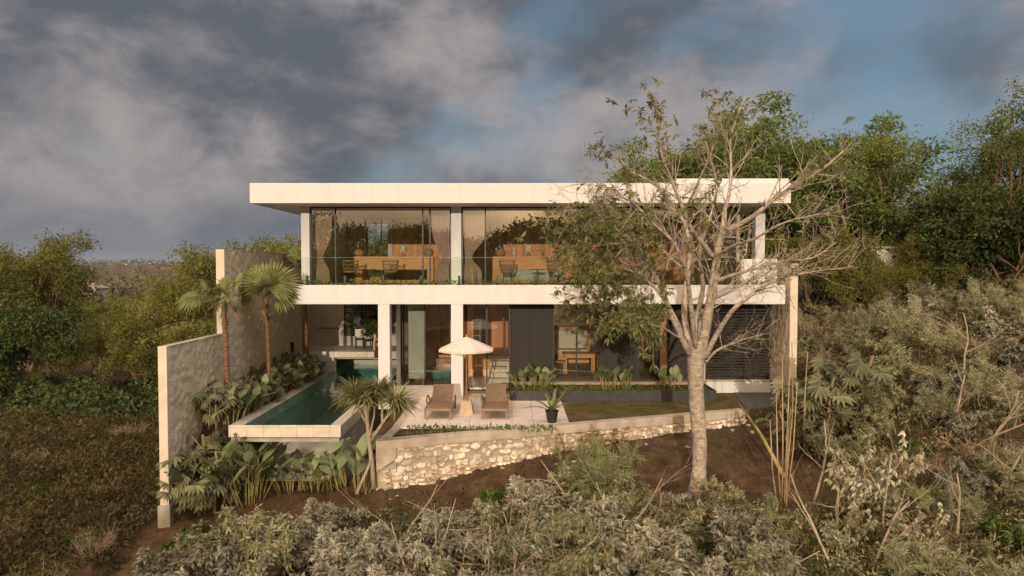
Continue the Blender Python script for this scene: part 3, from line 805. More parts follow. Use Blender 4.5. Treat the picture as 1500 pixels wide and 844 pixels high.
# retaining wall of limestone with a concrete cap
rw = empty('retaining_wall', (0, 0, 0), 0, 'limestone retaining wall with concrete cap below the terrace', 'retaining wall')
A = Vector((*WA, 0)); B = Vector((*WB, 0)); AL = (B - A).normalized(); NR = Vector((AL.y, -AL.x, 0)); LEN = (B - A).length
m = MB()
TH = 0.28
corners = [A, B, B - NR * TH, A - NR * TH]
m.prism([(p.x, p.y) for p in corners], -1.9, -0.227); m.build('mortar_core', M['mortar'], rw)
m = MB()
o0 = A + NR * 0.05 - AL * 0.05; o1 = B + NR * 0.05; i1 = B - NR * TH; i0 = A - NR * TH - AL * 0.05
m.prism([(p.x, p.y) for p in (o0, o1, i1, i0)], -0.225, 0.0)
# left return of the wall back to the terrace and the end pier
m.prism([(-3.42, -5.2), (-3.16, -5.2), (-3.02, -3.85), (-3.28, -3.85)], -1.9, -0.006)
m.box(-3.27, -3.05, -3.85, 0.2, -1.2, -0.004)
m.build('concrete_cap', M['cap'], rw, bevel=0.012)
m = MB(); pc = A + AL * 0.2 + NR * 0.03
m.prism([(p.x, p.y) for p in (A + NR * 0.055 - AL * 0.045, A + NR * 0.055 + AL * 0.38, A - NR * 0.2 + AL * 0.38, A - NR * 0.2 - AL * 0.045)], -0.72, -0.226)
m.build('end_pier', M['cap'], rw, bevel=0.01)


def stone(m, c, sx, sz, depth, rng):
    """a rough faced block pushed into the wall face"""
    th = np.linspace(0, 2 * PI, 9)[:-1]
    pw = 0.80
    ca = np.sign(np.cos(th)) * abs(np.cos(th)) ** pw; sa = np.sign(np.sin(th)) * abs(np.sin(th)) ** pw
    rr = 1.06 + rng.normal(0, 0.17, 8)
    rings = []
    for k, (s_, d_) in enumerate(((1.0, -0.03), (0.96, depth * 0.6), (0.72, depth), )):
        a = ca * rr * sx * s_; b = sa * rr * sz * s_
        dd = d_ + rng.normal(0, depth * 0.22, 8) * (k > 0)
        rings.append([(c + AL * a[i] + Vector((0, 0, b[i])) + NR * dd[i]) for i in range(8)])
    top = c + NR * (depth * (1.0 + rng.normal(0, 0.15)))
    V = [tuple(p) for r in rings for p in r] + [tuple(top)]
    F = []
    for k in range(2):
        for i in range(8): F.append((k * 8 + i, k * 8 + (i + 1) % 8, k * 8 + 8 + (i + 1) % 8, k * 8 + 8 + i))
    for i in range(8): F.append((16 + i, 16 + (i + 1) % 8, 24))
    m.add(V, F)


def stones():
    rng = np.random.default_rng(11); m = MB()
    z = -0.235
    row = 0
    while z > -1.55:
        h = rng.uniform(0.09, 0.20)
        s = 0.42 if row < 2 else 0.02
        while s < LEN:
            w = rng.uniform(0.08, 0.32) * (0.8 if s > 4 else 1.0)
            c = A + AL * (s + w / 2); zc = z - h / 2 + rng.normal(0, 0.03)
            g = gz(c.x, c.y - 0.12)
            if zc - h / 2 > g - 0.12 and not (row == 2 and s < 3.2 and rng.random() < 0.45):
                stone(m, c + Vector((0, 0, zc)), w * 0.49, h * rng.uniform(0.36, 0.50), rng.uniform(0.03, 0.075), rng)
            s += w + rng.uniform(0.0, 0.02)
        z -= h + rng.uniform(-0.01, 0.012); row += 1
    m.build('limestone_facing', M['stone'], rw)


stones()
# terrace, beds, lawn
def inner(x): return WA[1] + 0.31 + (x - WA[0]) * (WB[1] - WA[1]) / (WB[0] - WA[0])


m = MB(); m.prism([(-3.045, -3.72), (0.0, -3.72), (1.2, inner(1.2)), (1.6, inner(1.6)), (1.6, -0.12), (-0.1, 0.0), (-0.1, 1.34), (-3.045, 1.34)], -0.3, 0.0)
tag(m.build('terrace', M['paving'], bevel=0.004), 'pale stone terrace in front of the villa', kind='structure')
m = MB()
m.prism([(-3.0, -3.73), (-3.13, inner(-3.13)), (0.0, inner(0.0)), (0.0, -3.73)], -0.6, -0.05)
tag(m.build('planting_bed', M['soil']), 'strip of dark soil between terrace and retaining wall', kind='structure')
m = MB()
m.prism([(1.61, -0.13), (1.61, inner(1.61)), (7.05, inner(7.05)), (7.15, -1.4), (9.0, -0.9), (9.0, 1.4), (6.7, 1.45), (6.7, -0.13)], -0.45, -0.03)
tag(m.build('lawn', M['lawn']), 'patchy brown lawn behind the retaining wall', kind='structure')
m = MB(); m.prism([(7.2, -1.35), (9.0, -0.85), (9.0, 1.38), (7.7, 1.38)], -0.3, 0.0)
tag(m.build('gravel_path', M['gravel']), 'dark gravel path by the louvre screen', kind='structure')
# left bed along the tall wall
m = MB(); m.prism([(-8.75, -4.7), (-7.72, -4.5), (-7.72, -2.9), (-7.72, 5.8), (-8.9, 5.8), (-8.75, -2.9)], -2.2, [-2.0, -1.95, -0.03, -0.03, -0.03, -0.03])
tag(m.build('planting_bed', M['soil']), 'raised soil bed between the pool and the tall wall', kind='structure')

# ------------------------------------------------------------------ pool
pl = empty('swimming_pool', (-6.2, 0, 0), 0, 'long narrow dark-tiled swimming pool with pale stone rim', 'swimming pool')
pl.location = (0, 0, 0)
X0, X1, Y0, Y1 = -7.70, -4.65, -3.8, 7.9
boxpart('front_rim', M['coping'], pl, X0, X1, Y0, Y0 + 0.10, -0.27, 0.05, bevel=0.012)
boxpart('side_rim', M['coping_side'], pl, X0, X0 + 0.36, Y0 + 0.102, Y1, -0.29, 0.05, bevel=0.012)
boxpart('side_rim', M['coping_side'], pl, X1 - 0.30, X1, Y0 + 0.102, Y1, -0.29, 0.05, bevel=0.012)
boxpart('basin', M['pool_tile'], pl, (X0 + 0.361, X1 - 0.301, Y0 + 0.102, Y0 + 0.16, -0.179, 0.0), (X0 + 0.30, X0 + 0.358, Y0 + 1.0, Y1, -1.4, -0.02), (X1 - 0.298, X1 - 0.24, Y0 + 1.0, Y1, -1.4, -0.02),
        (X0 + 0.361, X1 - 0.301, Y0 + 0.102, Y0 + 1.06, -0.285, -0.18), (X0 + 0.361, X1 - 0.301, Y0 + 1.0, Y0 + 1.06, -1.4, -0.286), (X0 + 0.3, X1 - 0.24, Y0 + 1.0, Y1, -1.5, -1.401), (X0 + 0.361, X1 - 0.301, Y1 - 0.06, Y1, -1.4, 0.0))
boxpart('pool_base', M['concrete'], pl, (X0 + 0.12, X1 - 0.12, Y0 + 0.90, Y0 + 0.99, -2.4, -0.292), (X0 + 0.12, X0 + 0.28, Y0 + 0.991, Y1, -2.4, -0.292), (X1 - 0.22, X1 - 0.12, Y0 + 0.991, Y1, -2.4, -0.292))
boxpart('under_slab', M['concrete'], pl, X0 + 0.05, X1 - 0.05, Y0 + 0.05, Y0 + 0.897, -0.40, -0.293)
m = MB(); m.add([(X0 + 0.358, Y0 + 0.098, 0.03), (X1 - 0.298, Y0 + 0.098, 0.03), (X1 - 0.298, Y1 - 0.06, 0.03), (X0 + 0.358, Y1 - 0.06, 0.03)], [(0, 1, 2, 3)])
tag(m.build('water', M['water']), 'still dark teal pool water', kind='structure')
# ------------------------------------------------------------------ interior furniture
def curtain(x0, x1, y, z0, z1, gather, label, mat='curtain', side=0):
    """hanging pleated curtain tied back at the middle; gather = width at the tie / full width"""
    m = MB(); nu, nv = 60, 26
    t = np.linspace(0, 1, nu + 1); h = np.linspace(0, 1, nv + 1)
    V = []
    for b in h:
        g = 1 - (1 - gather) * math.exp(-((b - 0.36) / 0.17) ** 2) if b > 0.36 else 1 - (1 - gather) * math.exp(-((b - 0.36) / 0.13) ** 2)
        g *= 0.78 + 0.22 * b
        for a in t:
            c = side
            x = x0 + (x1 - x0) * (c + (a - c) * g)
            V.append((x, y + 0.035 * math.sin(a * 2 * PI * 9) * (0.5 + 0.5 * g), z0 + (z1 - z0) * b))
    w = nu + 1
    F = np.array([(i * w + j, i * w + j + 1, (i + 1) * w + j + 1, (i + 1) * w + j) for i in range(nv) for j in range(nu)])
    m.add(np.array(V), F)
    o = m.build('curtain', M[mat], smooth=True)
    return tag(o, label, 'curtain', 'tied linen curtains upstairs')


CZ0, CZ1 = Z_SL1 + 0.02, Z_RF0 - 0.14
curtain(-6.88, -6.28, GY + 0.22, CZ0, CZ1, 0.42, 'tied linen curtain at the left end of the upper glass front', side=0.15)
curtain(-2.82, -2.18, GY + 0.22, CZ0, CZ1, 0.42, 'tied linen curtain just left of the upper middle column', side=0.9)
curtain(-1.70, -0.90, GY + 0.22, CZ0, CZ1, 0.36, 'tied linen curtain just right of the upper middle column', side=0.1)
curtain(4.2, 5.0, GY + 0.22, CZ0, CZ1, 0.42, 'tied linen curtain upstairs behind the bare tree crown', side=0.5)


def counter(x0, x1, y, ztop, label, cover=False):
    w = empty('wooden_counter', ((x0 + x1) / 2, y, Z_SL1), 0, label, 'counter')
    W = (x1 - x0) / 2; h = ztop - Z_SL1
    f = Z_SL1
    boxpart('top', M['oak'], w, -W, W, -0.05, 0.75, h - 0.06, h, bevel=0.006)
    boxpart('front_panel', M['oak'], w, -W + 0.02, W - 0.02, -0.02, 0.03, h - 0.50, h - 0.062, bevel=0.004)
    for sx in (-1, 1): boxpart('side_panel', M['oak'], w, sx * (W - 0.02), sx * (W - 0.32), -0.03, 0.72, 0.0, h - 0.50, bevel=0.004)
    boxpart('low_rail', M['oak'], w, -W + 0.32, W - 0.32, 0.0, 0.6, 0.0, 0.10, bevel=0.004)
    if cover: boxpart('cloth_front', M['blue'], w, -W + 0.33, W - 0.33, -0.035, -0.022, 0.1, h - 0.50)
    return w


counter(-5.90, -2.85, 3.3, 4.74, 'long oak counter in the left upstairs room', False)
counter(-0.75, 2.3, 3.3, 4.74, 'oak counter with pale blue cloth front in the right upstairs room', True)
counter(3.4, 6.4, 3.6, 4.7, 'oak counter upstairs behind the bare tree crown', False)


def rattan_chair(x, y, z, label, proto=None, rz=0.0):
    c = empty('rattan_chair', (x, y, z), rz, label, 'chair', 'rattan tub chairs upstairs')
    m = MB()
    # basket back: hoops and vertical canes
    for z_, r in ((0.42, 0.20), (0.55, 0.26), (0.68, 0.285), (0.82, 0.28)):
        a = np.linspace(PI * -0.15, PI * 1.15, 17)
        m.tube([(math.cos(t) * r, -math.sin(t) * r, z_ + 0.0 * t) for t in a], 0.014 if z_ < 0.8 else 0.02, 5)
    for t in np.linspace(PI * -0.12, PI * 1.12, 19):
        m.tube([(math.cos(t) * 0.20, -math.sin(t) * 0.20, 0.42), (math.cos(t) * 0.27, -math.sin(t) * 0.27, 0.60), (math.cos(t) * 0.28, -math.sin(t) * 0.28, 0.82)], 0.009, 4)
    m.build('basket_back', M['rattan'], c)
    m = MB(); m.lathe([(0.001, 0.39), (0.2, 0.39), (0.235, 0.42), (0.235, 0.45), (0.2, 0.47), (0.001, 0.47)], 18); m.build('seat', M['rattan'], c, smooth=True)
    for k in range(4):
        a = PI / 4 + k * PI / 2; m = MB(); m.tube([(math.cos(a) * 0.16, math.sin(a) * 0.16, 0.39), (math.cos(a) * 0.24, math.sin(a) * 0.24, 0.0)], 0.011, 5); m.build('leg', M['black'], c)
    return c


ch0 = rattan_chair(px_x(513, 2.3), 2.3, Z_SL1 - 0.01, 'rattan tub chair at the left end of the left oak counter')
for px, y, rz, lb in ((572, 2.3, 0.15, 'rattan tub chair before the middle of the left oak counter'),
                      (743, 2.3, -0.1, 'rattan tub chair left of the small black table upstairs'),
                      (812, 2.3, 0.1, 'rattan tub chair right of the small black table upstairs')):
    dup(ch0, (px_x(px, y), y, Z_SL1 - 0.01), rz, label=lb)


def side_table(x, y, z, label):
    t = empty('side_table', (x, y, z), 0, label, 'side table', 'small black side tables upstairs')
    m = MB(); m.lathe([(0.001, 0.50), (0.27, 0.50), (0.27, 0.52), (0.001, 0.52)], 20); m.build('top', M['black'], t)
    m = MB(); m.tube([(0, 0, 0.01), (0, 0, 0.50)], 0.02, 8); m.build('stem', M['black'], t)
    m = MB(); m.lathe([(0.001, 0.0), (0.17, 0.0), (0.17, 0.015), (0.001, 0.02)], 18); m.build('foot', M['black'], t)
    return t


side_table(px_x(787, 2.3), 2.3, Z_SL1 - 0.01, 'small round black table between two rattan chairs')
side_table(px_x(541, 2.25), 2.25, Z_SL1 - 0.01, 'small round black table before the left oak counter')


def table_lamp(x, y, z, label):
    t = empty('table_lamp', (x, y, z), 0, label, 'lamp', 'table lamps upstairs')
    m = MB(); m.lathe([(0.001, 0), (0.08, 0), (0.09, 0.05), (0.03, 0.14), (0.02, 0.2), (0.001, 0.2)], 14); m.build('base', M['rattan'], t, smooth=True)
    m = MB(); m.lathe([(0.15, 0.18), (0.13, 0.40)], 18); m.lathe([(0.148, 0.18), (0.128, 0.40)], 18); m.build('lamp_shade', M['cream'], t, smooth=True)


table_lamp(px_x(591, 3.7), 3.7, 4.742, 'cream shaded lamp on the left oak counter')
table_lamp(px_x(774, 3.7), 3.7, 4.742, 'cream shaded lamp on the blue-fronted oak counter')


def basket(x, y, z, r, h, label):
    m = MB(); m.lathe([(0.001, 0), (r * 0.7, 0), (r, h * 0.4), (r * 0.95, h * 0.7), (r * 0.6, h), (r * 0.3, h * 1.02), (0.001, h * 1.02)], 18)
    return tag(m.build('basket', M['rattan'], smooth=True, loc=(x, y, z)), label, 'basket', 'rattan baskets upstairs')


basket(px_x(526, 3.6), 3.6, 4.742, 0.22, 0.27, 'round rattan basket on the left end of the left counter')
basket(px_x(628, 3.6), 3.6, 4.742, 0.19, 0.30, 'round rattan basket on the right end of the left counter')
basket(px_x(733, 3.6), 3.6, 4.742, 0.20, 0.26, 'round rattan basket on the blue-fronted counter')
m = MB(); m.lathe([(0.001, 0), (0.05, 0), (0.08, 0.1), (0.05, 0.2), (0.03, 0.28), (0.045, 0.32)], 14)
tag(m.build('vase', M['cream'], smooth=True, loc=(px_x(753, 3.6), 3.6, 4.742)), 'slim cream vase on the blue-fronted counter', 'vase')
# slim wooden rack by the middle column
rk = empty('towel_rack', (px_x(652, 2.1), 2.1, Z_SL1 - 0.01), 0, 'slim pale wooden rack beside the upper middle column', 'rack')
for dx, h in ((-0.13, 0.78), (0.02, 0.78), (0.17, 0.72)):
    m = MB(); m.tube([(dx, 0, 0), (dx, 0, h)], 0.014, 6); m.build('post', M['oak'], rk)
for z in (0.35, 0.60, 0.76):
    m = MB(); m.tube([(-0.13, 0, z), (0.17, 0, z - 0.03)], 0.012, 6); m.build('rail', M['oak'], rk)

# ground floor: sofa and fire box of the sunken sitting room
sf = empty('sofa', (-2.75, 3.7, 0.04), 0, 'low brown sofa in the sitting room behind the left lounger', 'sofa')
boxpart('seat', M['teak'], sf, -0.9, 0.9, -0.4, 0.4, 0.0, 0.36, bevel=0.03)
boxpart('backrest', M['rattan'], sf, -0.9, 0.9, 0.4, 0.62, 0.0, 0.78, bevel=0.03)
boxpart('cushion', M['curtain'], sf, -0.85, 0.85, -0.38, 0.38, 0.36, 0.46, bevel=0.03)
bt = empty('coffee_table', (px_x(608, 2.9), 2.9, 0.04), 0, 'low wooden coffee table in the sitting room', 'table')
boxpart('top', M['oak'], bt, -0.35, 0.35, -0.22, 0.22, 0.28, 0.33, bevel=0.006)
for sx in (-1, 1):
    for sy in (-1, 1): boxpart('leg', M['oak'], bt, sx * 0.3 - 0.025, sx * 0.3 + 0.025, sy * 0.17 - 0.025, sy * 0.17 + 0.025, 0.0, 0.28)
fb = empty('side_cabinet', (px_x(647, 2.7), 2.75, 0.04), 0, 'black glass-topped cabinet left of the lower middle column', 'cabinet')
boxpart('body', M['black'], fb, -0.36, 0.36, -0.25, 0.25, 0.0, 0.55, bevel=0.01)
boxpart('inset', M['glass_edge'], fb, -0.30, 0.30, -0.262, -0.252, 0.10, 0.50)
# dining set
dt = empty('dining_table', (2.55, 3.6, 0.36), 0, 'wooden dining table behind the big-leaved planter', 'table')
boxpart('top', M['oak'], dt, -0.62, 0.62, -0.4, 0.4, 0.68, 0.74, bevel=0.006)
boxpart('apron', M['oak'], dt, -0.55, 0.55, -0.34, 0.34, 0.58, 0.679)
for sx in (-1, 1):
    for sy in (-1, 1): boxpart('leg', M['oak'], dt, sx * 0.52 - 0.03, sx * 0.52 + 0.03, sy * 0.31 - 0.03, sy * 0.31 + 0.03, 0.0, 0.58)
dc = empty('dining_chair', (1.78, 3.4, 0.36), -0.2, 'wooden dining chair at the left end of the dining table', 'chair')
boxpart('seat', M['oak'], dc, -0.22, 0.22, -0.22, 0.22, 0.42, 0.46, bevel=0.01)
boxpart('backrest', M['oak'], dc, -0.22, -0.18, -0.22, 0.22, 0.6, 0.85, bevel=0.01)
for sx in (-1, 1):
    for sy in (-1, 1): boxpart('leg', M['oak'], dc, sx * 0.2 - 0.02, sx * 0.2 + 0.02, sy * 0.2 - 0.02, sy * 0.2 + 0.02, 0.0, 0.42 if sx > 0 else 0.86)
bn = empty('bench_seat', (3.55, 4.0, 0.36), 0, 'long cream-cushioned bench right of the dining table', 'bench')
boxpart('base', M['oak'], bn, -0.3, 0.3, -1.2, 1.6, 0.0, 0.34, bevel=0.006)
boxpart('cushion', M['curtain'], bn, -0.3, 0.32, -1.22, 1.6, 0.34, 0.48, bevel=0.03)
bs = empty('bench_seat', (2.4, 6.4, 0.36), 0, 'cream upholstered bench along the back wall of the dining room', 'bench')
boxpart('base', M['oak'], bs, -0.8, 0.8, -0.3, 0.3, 0.0, 0.4)
boxpart('backrest', M['cream'], bs, -0.8, 0.8, 0.3, 0.45, 0.4, 1.3, bevel=0.03)
boxpart('cushion', M['cream'], bs, -0.8, 0.8, -0.3, 0.29, 0.4, 0.55, bevel=0.03)
pd = empty('pendant_lamp', (2.75, 3.7, ZT), 0, 'woven pendant lamp over the dining table', 'lamp')
m = MB(); m.lathe([(0.04, -0.62), (0.2, -0.75), (0.24, -0.90), (0.2, -0.98)], 18); m.build('lamp_shade', M['rattan'], pd, smooth=True)
m = MB(); m.tube([(0, 0, 0), (0, 0, -0.64)], 0.008, 5); m.build('cord', M['black'], pd)
# rear deck furniture
for px, y, lb in ((527, 6.9, 'dark chair on the rear pool deck, left of its pair'), (539, 6.6, 'dark chair on the rear pool deck, right of its pair')):
    c = empty('deck_chair', (px_x(px, y), y, 0.86), 0.3, lb, 'chair', 'dark chairs on the rear pool deck')
    boxpart('seat', M['black'], c, -0.2, 0.2, -0.2, 0.2, 0.38, 0.43, bevel=0.01)
    boxpart('backrest', M['cream'], c, -0.2, 0.2, 0.16, 0.2, 0.5, 0.82, bevel=0.01)
    for sx in (-1, 1):
        for sy in (-1, 1): boxpart('leg', M['black'], c, sx * 0.18 - 0.02, sx * 0.18 + 0.02, sy * 0.18 - 0.02, sy * 0.18 + 0.02, 0, 0.38 if sy < 0 else 0.5)

# ------------------------------------------------------------------ terrace furniture
def lounger(x, yf, label):
    """sun lounger, foot end at yf (towards the viewer), head raised at the back"""
    t = empty('sun_lounger', (x, yf, 0.0), 0, label, 'sun lounger', 'brown wicker sun loungers on the terrace')
    W = 0.36
    m = MB(); m.box(-W + 0.03, W - 0.03, 0.0, 1.12, 0.27, 0.31); m.build('seat', M['wicker'], t, bevel=0.012)
    b = MB()
    a0 = Vector((0, 1.12, 0.29)); a1 = Vector((0, 1.80, 0.70))
    b.bar(a0, a1, (W - 0.02) * 2 * 0.92, 0.045, up=(0, -0.5, 0.8)); b.build('backrest', M['wicker'], t, bevel=0.012)
    f = MB()
    for s in (-1, 1):
        f.bar((s * W, 0, 0.285), (s * W, 1.75, 0.285), 0.055, 0.075)
    f.bar((-W, 0.0, 0.285), (W, 0.0, 0.285), 0.055, 0.075)
    f.build('frame', M['wickerframe'], t, bevel=0.01)
    for s in (-1, 1):
        for y in (0.06, 1.55):
            l = MB(); l.bar((s * W, y, 0.0), (s * W, y, 0.25), 0.06, 0.06); l.build('leg', M['wickerframe'], t, bevel=0.01)
        r = MB(); r.tube([(s * (W + 0.02), 0.72, 0.28), (s * (W + 0.05), 0.76, 0.42), (s * (W + 0.05), 0.92, 0.50), (s * (W + 0.05), 1.15, 0.48), (s * (W + 0.03), 1.3, 0.36), (s * (W + 0.02), 1.33, 0.27)], 0.025, 6)
        r.build('armrest', M['wickerframe'], t, smooth=True)
    p = MB(); p.bar((0, 1.5, 0.26), (0, 1.62, 0.56), 0.03, 0.03); p.build('prop', M['black'], t)
    return t


lounger(-2.12, -2.85, 'brown wicker sun lounger left of the parasol')
lounger(-0.50, -2.85, 'brown wicker sun lounger right of the parasol')


def parasol(x, y, R):
    t = empty('parasol', (x, y, 0), 0, 'beige cloth parasol on a wooden pole with woven base', 'parasol')
    m = MB(); n = 8; zt, ze = 2.30, 1.93
    c = [(0, 0, zt)]; r1 = []; r2 = []; r3 = []
    for k in range(16):
        a = 2 * PI * k / 16 + PI / 8; f = 1.0 if k % 2 == 0 else 0.94
        dz = 0 if k % 2 == 0 else -0.01
        r1.append((math.cos(a) * R * f * 0.5, math.sin(a) * R * f * 0.5, zt - (zt - ze) * 0.47 + dz))
        r2.append((math.cos(a) * R * f, math.sin(a) * R * f, ze + dz))
        r3.append((math.cos(a) * R * f, math.sin(a) * R * f, ze - 0.05 + dz))
    V = c + r1 + r2 + r3
    F = [(0, 1 + k, 1 + (k + 1) % 16) for k in range(16)]
    for o in (1, 17): F += [(o + k, o + 16 + k, o + 16 + (k + 1) % 16, o + (k + 1) % 16) for k in range(16)]
    m.add(V, F)
    ca = m.build('canopy', M['canopy'], t)
    md = ca.modifiers.new('thick', 'SOLIDIFY'); md.thickness = 0.008
    p = MB(); p.tube([(0, 0, 0.06), (0, 0, 2.28)], 0.024, 10); p.build('pole', M['teak'], t)
    q = MB(); q.lathe([(0.001, 2.36), (0.03, 2.35), (0.035, 2.31), (0.02, 2.27)], 10); q.build('finial', M['teak'], t)
    for k in range(8):
        a = 2 * PI * k / 8 + PI / 8
        rb = MB(); rb.tube([(0.02 * math.cos(a), 0.02 * math.sin(a), zt - 0.04), (R * 0.97 * math.cos(a), R * 0.97 * math.sin(a), ze - 0.02)], 0.009, 4); rib = rb.build('rib', M['oak'], t)
        s_ = MB(); s_.tube([(0.03 * math.cos(a), 0.03 * math.sin(a), 1.72), (R * 0.5 * math.cos(a), R * 0.5 * math.sin(a), zt - (zt - ze) * 0.5 - 0.04)], 0.007, 4); s_.build('strut', M['oak'], rib)
    b = MB(); w0, w1, h = 0.205, 0.15, 0.40
    b.add([(-w0, -w0, 0), (w0, -w0, 0), (w0, w0, 0), (-w0, w0, 0), (-w1, -w1, h), (w1, -w1, h), (w1, w1, h), (-w1, w1, h)],
          [(0, 3, 2, 1), (4, 5, 6, 7), (0, 1, 5, 4), (1, 2, 6, 5), (2, 3, 7, 6), (3, 0, 4, 7)])
    b.build('base', M['straw'], t, bevel=0.01)


parasol(-1.35, -2.05, 0.85)
# planters
pb = empty('planter', (0, 0, 0), 0, 'long low black planter along the ground floor front', 'planter')
boxpart('box', M['planter'], pb, (-0.03, 6.66, -0.10, -0.04, -0.25, 0.33), (-0.03, 0.03, -0.04, 1.33, -0.25, 0.33), (6.6, 6.66, -0.04, 1.33, -0.25, 0.33), bevel=0.005)
boxpart('soil', M['soil'], pb, 0.03, 6.6, -0.04, 1.34, 0.0, 0.27)


# ------------------------------------------------------------------ plants: builders
def unit(v):
    v = np.asarray(v, float); return v / (np.linalg.norm(v) + 1e-9)


def wander(rng, p, d, L, seg, jit, lift=0.0):
    pts = [np.array(p, float)]; d = unit(d)
    for _ in range(seg):
        d = unit(d + rng.normal(0, jit, 3) + np.array([0, 0, lift])); pts.append(pts[-1] + d * L / seg)
    return pts, d


def branch(m, rng, p, d, L, r, depth, tips, jit=0.12, lift=0.03, spread=0.75, kids=(3, 5), n=6, tipr=0.35, shrink=(0.5, 0.75), pts=None, rad=None):
    """a limb that forks; collects twig ends in tips"""
    seg = max(3, int(L / 0.35)) if depth > 0 else 3
    seg = min(seg, 9)
    if pts is None: pts, d2 = wander(rng, p, d, L, seg, jit, lift)
    else:
        pts = [np.array(tuple(q), float) for q in pts]; seg = len(pts) - 1
        L = float(sum(np.linalg.norm(pts[i + 1] - pts[i]) for i in range(seg)))
    if rad is None: rad = np.linspace(r, r * tipr, len(pts))
    else: r = rad[0]
    m.tube(pts, rad, n if depth > 1 else (5 if depth == 1 else 4), cap=(depth > 1))
    if depth == 0:
        tips.append((pts[-1], unit(pts[-1] - pts[-2]))); tips.append((pts[len(pts) // 2], unit(pts[-1] - pts[-2]))); return
    k = rng.integers(kids[0], kids[1] + 1)
    for i in range(k):
        t = 0.30 + 0.70 * (i + rng.random() * 0.7) / k
        f = min(t, 0.999) * seg; a = int(f); q = pts[a] + (pts[a + 1] - pts[a]) * (f - a)
        dl = unit(pts[a + 1] - pts[a]); dd = unit(dl * (1 - spread * 0.4) + rng.normal(0, spread * 0.6, 3) + np.array([0, 0, lift * 4]))
        branch(m, rng, q, dd, L * rng.uniform(*shrink) * (1 - 0.25 * t), max(np.interp(f, range(len(pts)), rad) * 0.62, 0.004), depth - 1, tips, jit * 1.1, lift, spread, kids, n, tipr, shrink)
    tips.append((pts[-1], unit(pts[-1] - pts[-2])))


def clump(m, rng, c, n, R, L, W, up=0.3, flat=0.7):
    """n leaves spread through a soft ball, the blades mostly facing up"""
    c = np.asarray(c, float)
    P = rnd_dirs(rng, n) * (rng.random(n) ** 0.45)[:, None] * np.array([R, R, R * flat]) + c
    D = (P - c) / (R + 1e-6) + rnd_dirs(rng, n) * 0.8
    D[:, 2] -= 0.15
    Nn = rnd_dirs(rng, n, 0.6)
    Ls = rng.uniform(0.7, 1.3, n) * L
    m.leaves(P, D, Ls, Ls * W, Nn)


def make_tree(seed, H, trunk_h, r, leafmat_, bark, crown_r=None, depth=3, leaves=16, R=0.5, L=0.2, W=0.5, lift=0.04, limbs=5, lean=(0, 0), spread=0.8, name='tree', label=None, group=None, cat='tree', flat=0.7, extra=0.0):
    rng = np.random.default_rng(seed)
    t = empty(name, (0, 0, 0), 0, label, cat, group)
    m = MB(); tips = []
    d = unit((lean[0], lean[1], 1))
    pts, dd = wander(rng, (0, 0, -0.4), d, trunk_h + 0.4, 6, 0.06, 0.02)
    m.tube(pts, np.linspace(r * 1.25, r * 0.8, 7), 8)
    top = pts[-1]
    for i in range(limbs):
        a = 2 * PI * (i + rng.random() * 0.6) / limbs
        s = rng.uniform(0.35, 1.0) * spread
        d0 = unit((math.cos(a) * s, math.sin(a) * s, 1.0 if i else 1.6))
        f = rng.uniform(0.65, 1.0); q = pts[int(f * 5)] * (1 - (f * 5 % 1)) + pts[min(int(f * 5) + 1, 6)] * (f * 5 % 1)
        branch(m, rng, q if i else top, d0, (H - trunk_h) * rng.uniform(0.62, 0.85), r * 0.55, depth, tips, 0.13, lift, 0.8, (3, 4), 6)
    m.build('trunk', M[bark], t, smooth=True)
    c = MB()
    for p, d in tips:
        if rng.random() < 0.10: continue
        clump(c, rng, p, int(leaves * rng.uniform(0.5, 1.4)), R * rng.uniform(0.7, 1.3), L, W, flat=flat)
        if extra and rng.random() < extra:
            clump(c, rng, p + rng.normal(0, R * 1.1, 3), int(leaves * 0.6), R, L, W, flat=flat)
    c.build('crown', M[leafmat_], t)
    return t


def whorl(m, rng, p, d, n, L, W, droop=0.35):
    """rosette of leaflets at a twig end"""
    d = unit(d); a0 = rng.random() * 6.28
    ref = unit(np.cross(d, (0.3, 0.2, 0.9))); b = np.cross(d, ref)
    th = a0 + np.arange(n) * 2 * PI / n + rng.normal(0, 0.2, n)
    D = np.cos(th)[:, None] * ref + np.sin(th)[:, None] * b + d * 0.35
    D[:, 2] -= droop
    P = np.repeat(np.asarray(p, float)[None], n, 0)
    Ls = L * rng.uniform(0.75, 1.2, n)
    m.leaves(P, D, Ls, Ls * W, rnd_dirs(rng, n, 2.0), 0.12)


def big_leaf(m, rng, p, d, L, W, droop):
    m.strap(p, d, L, W, droop, 6, shape=lambda x: max(0.05, math.sin(PI * min(1, x * 0.93 + 0.05)) ** 0.75), cup=rng.uniform(0.08, 0.25))


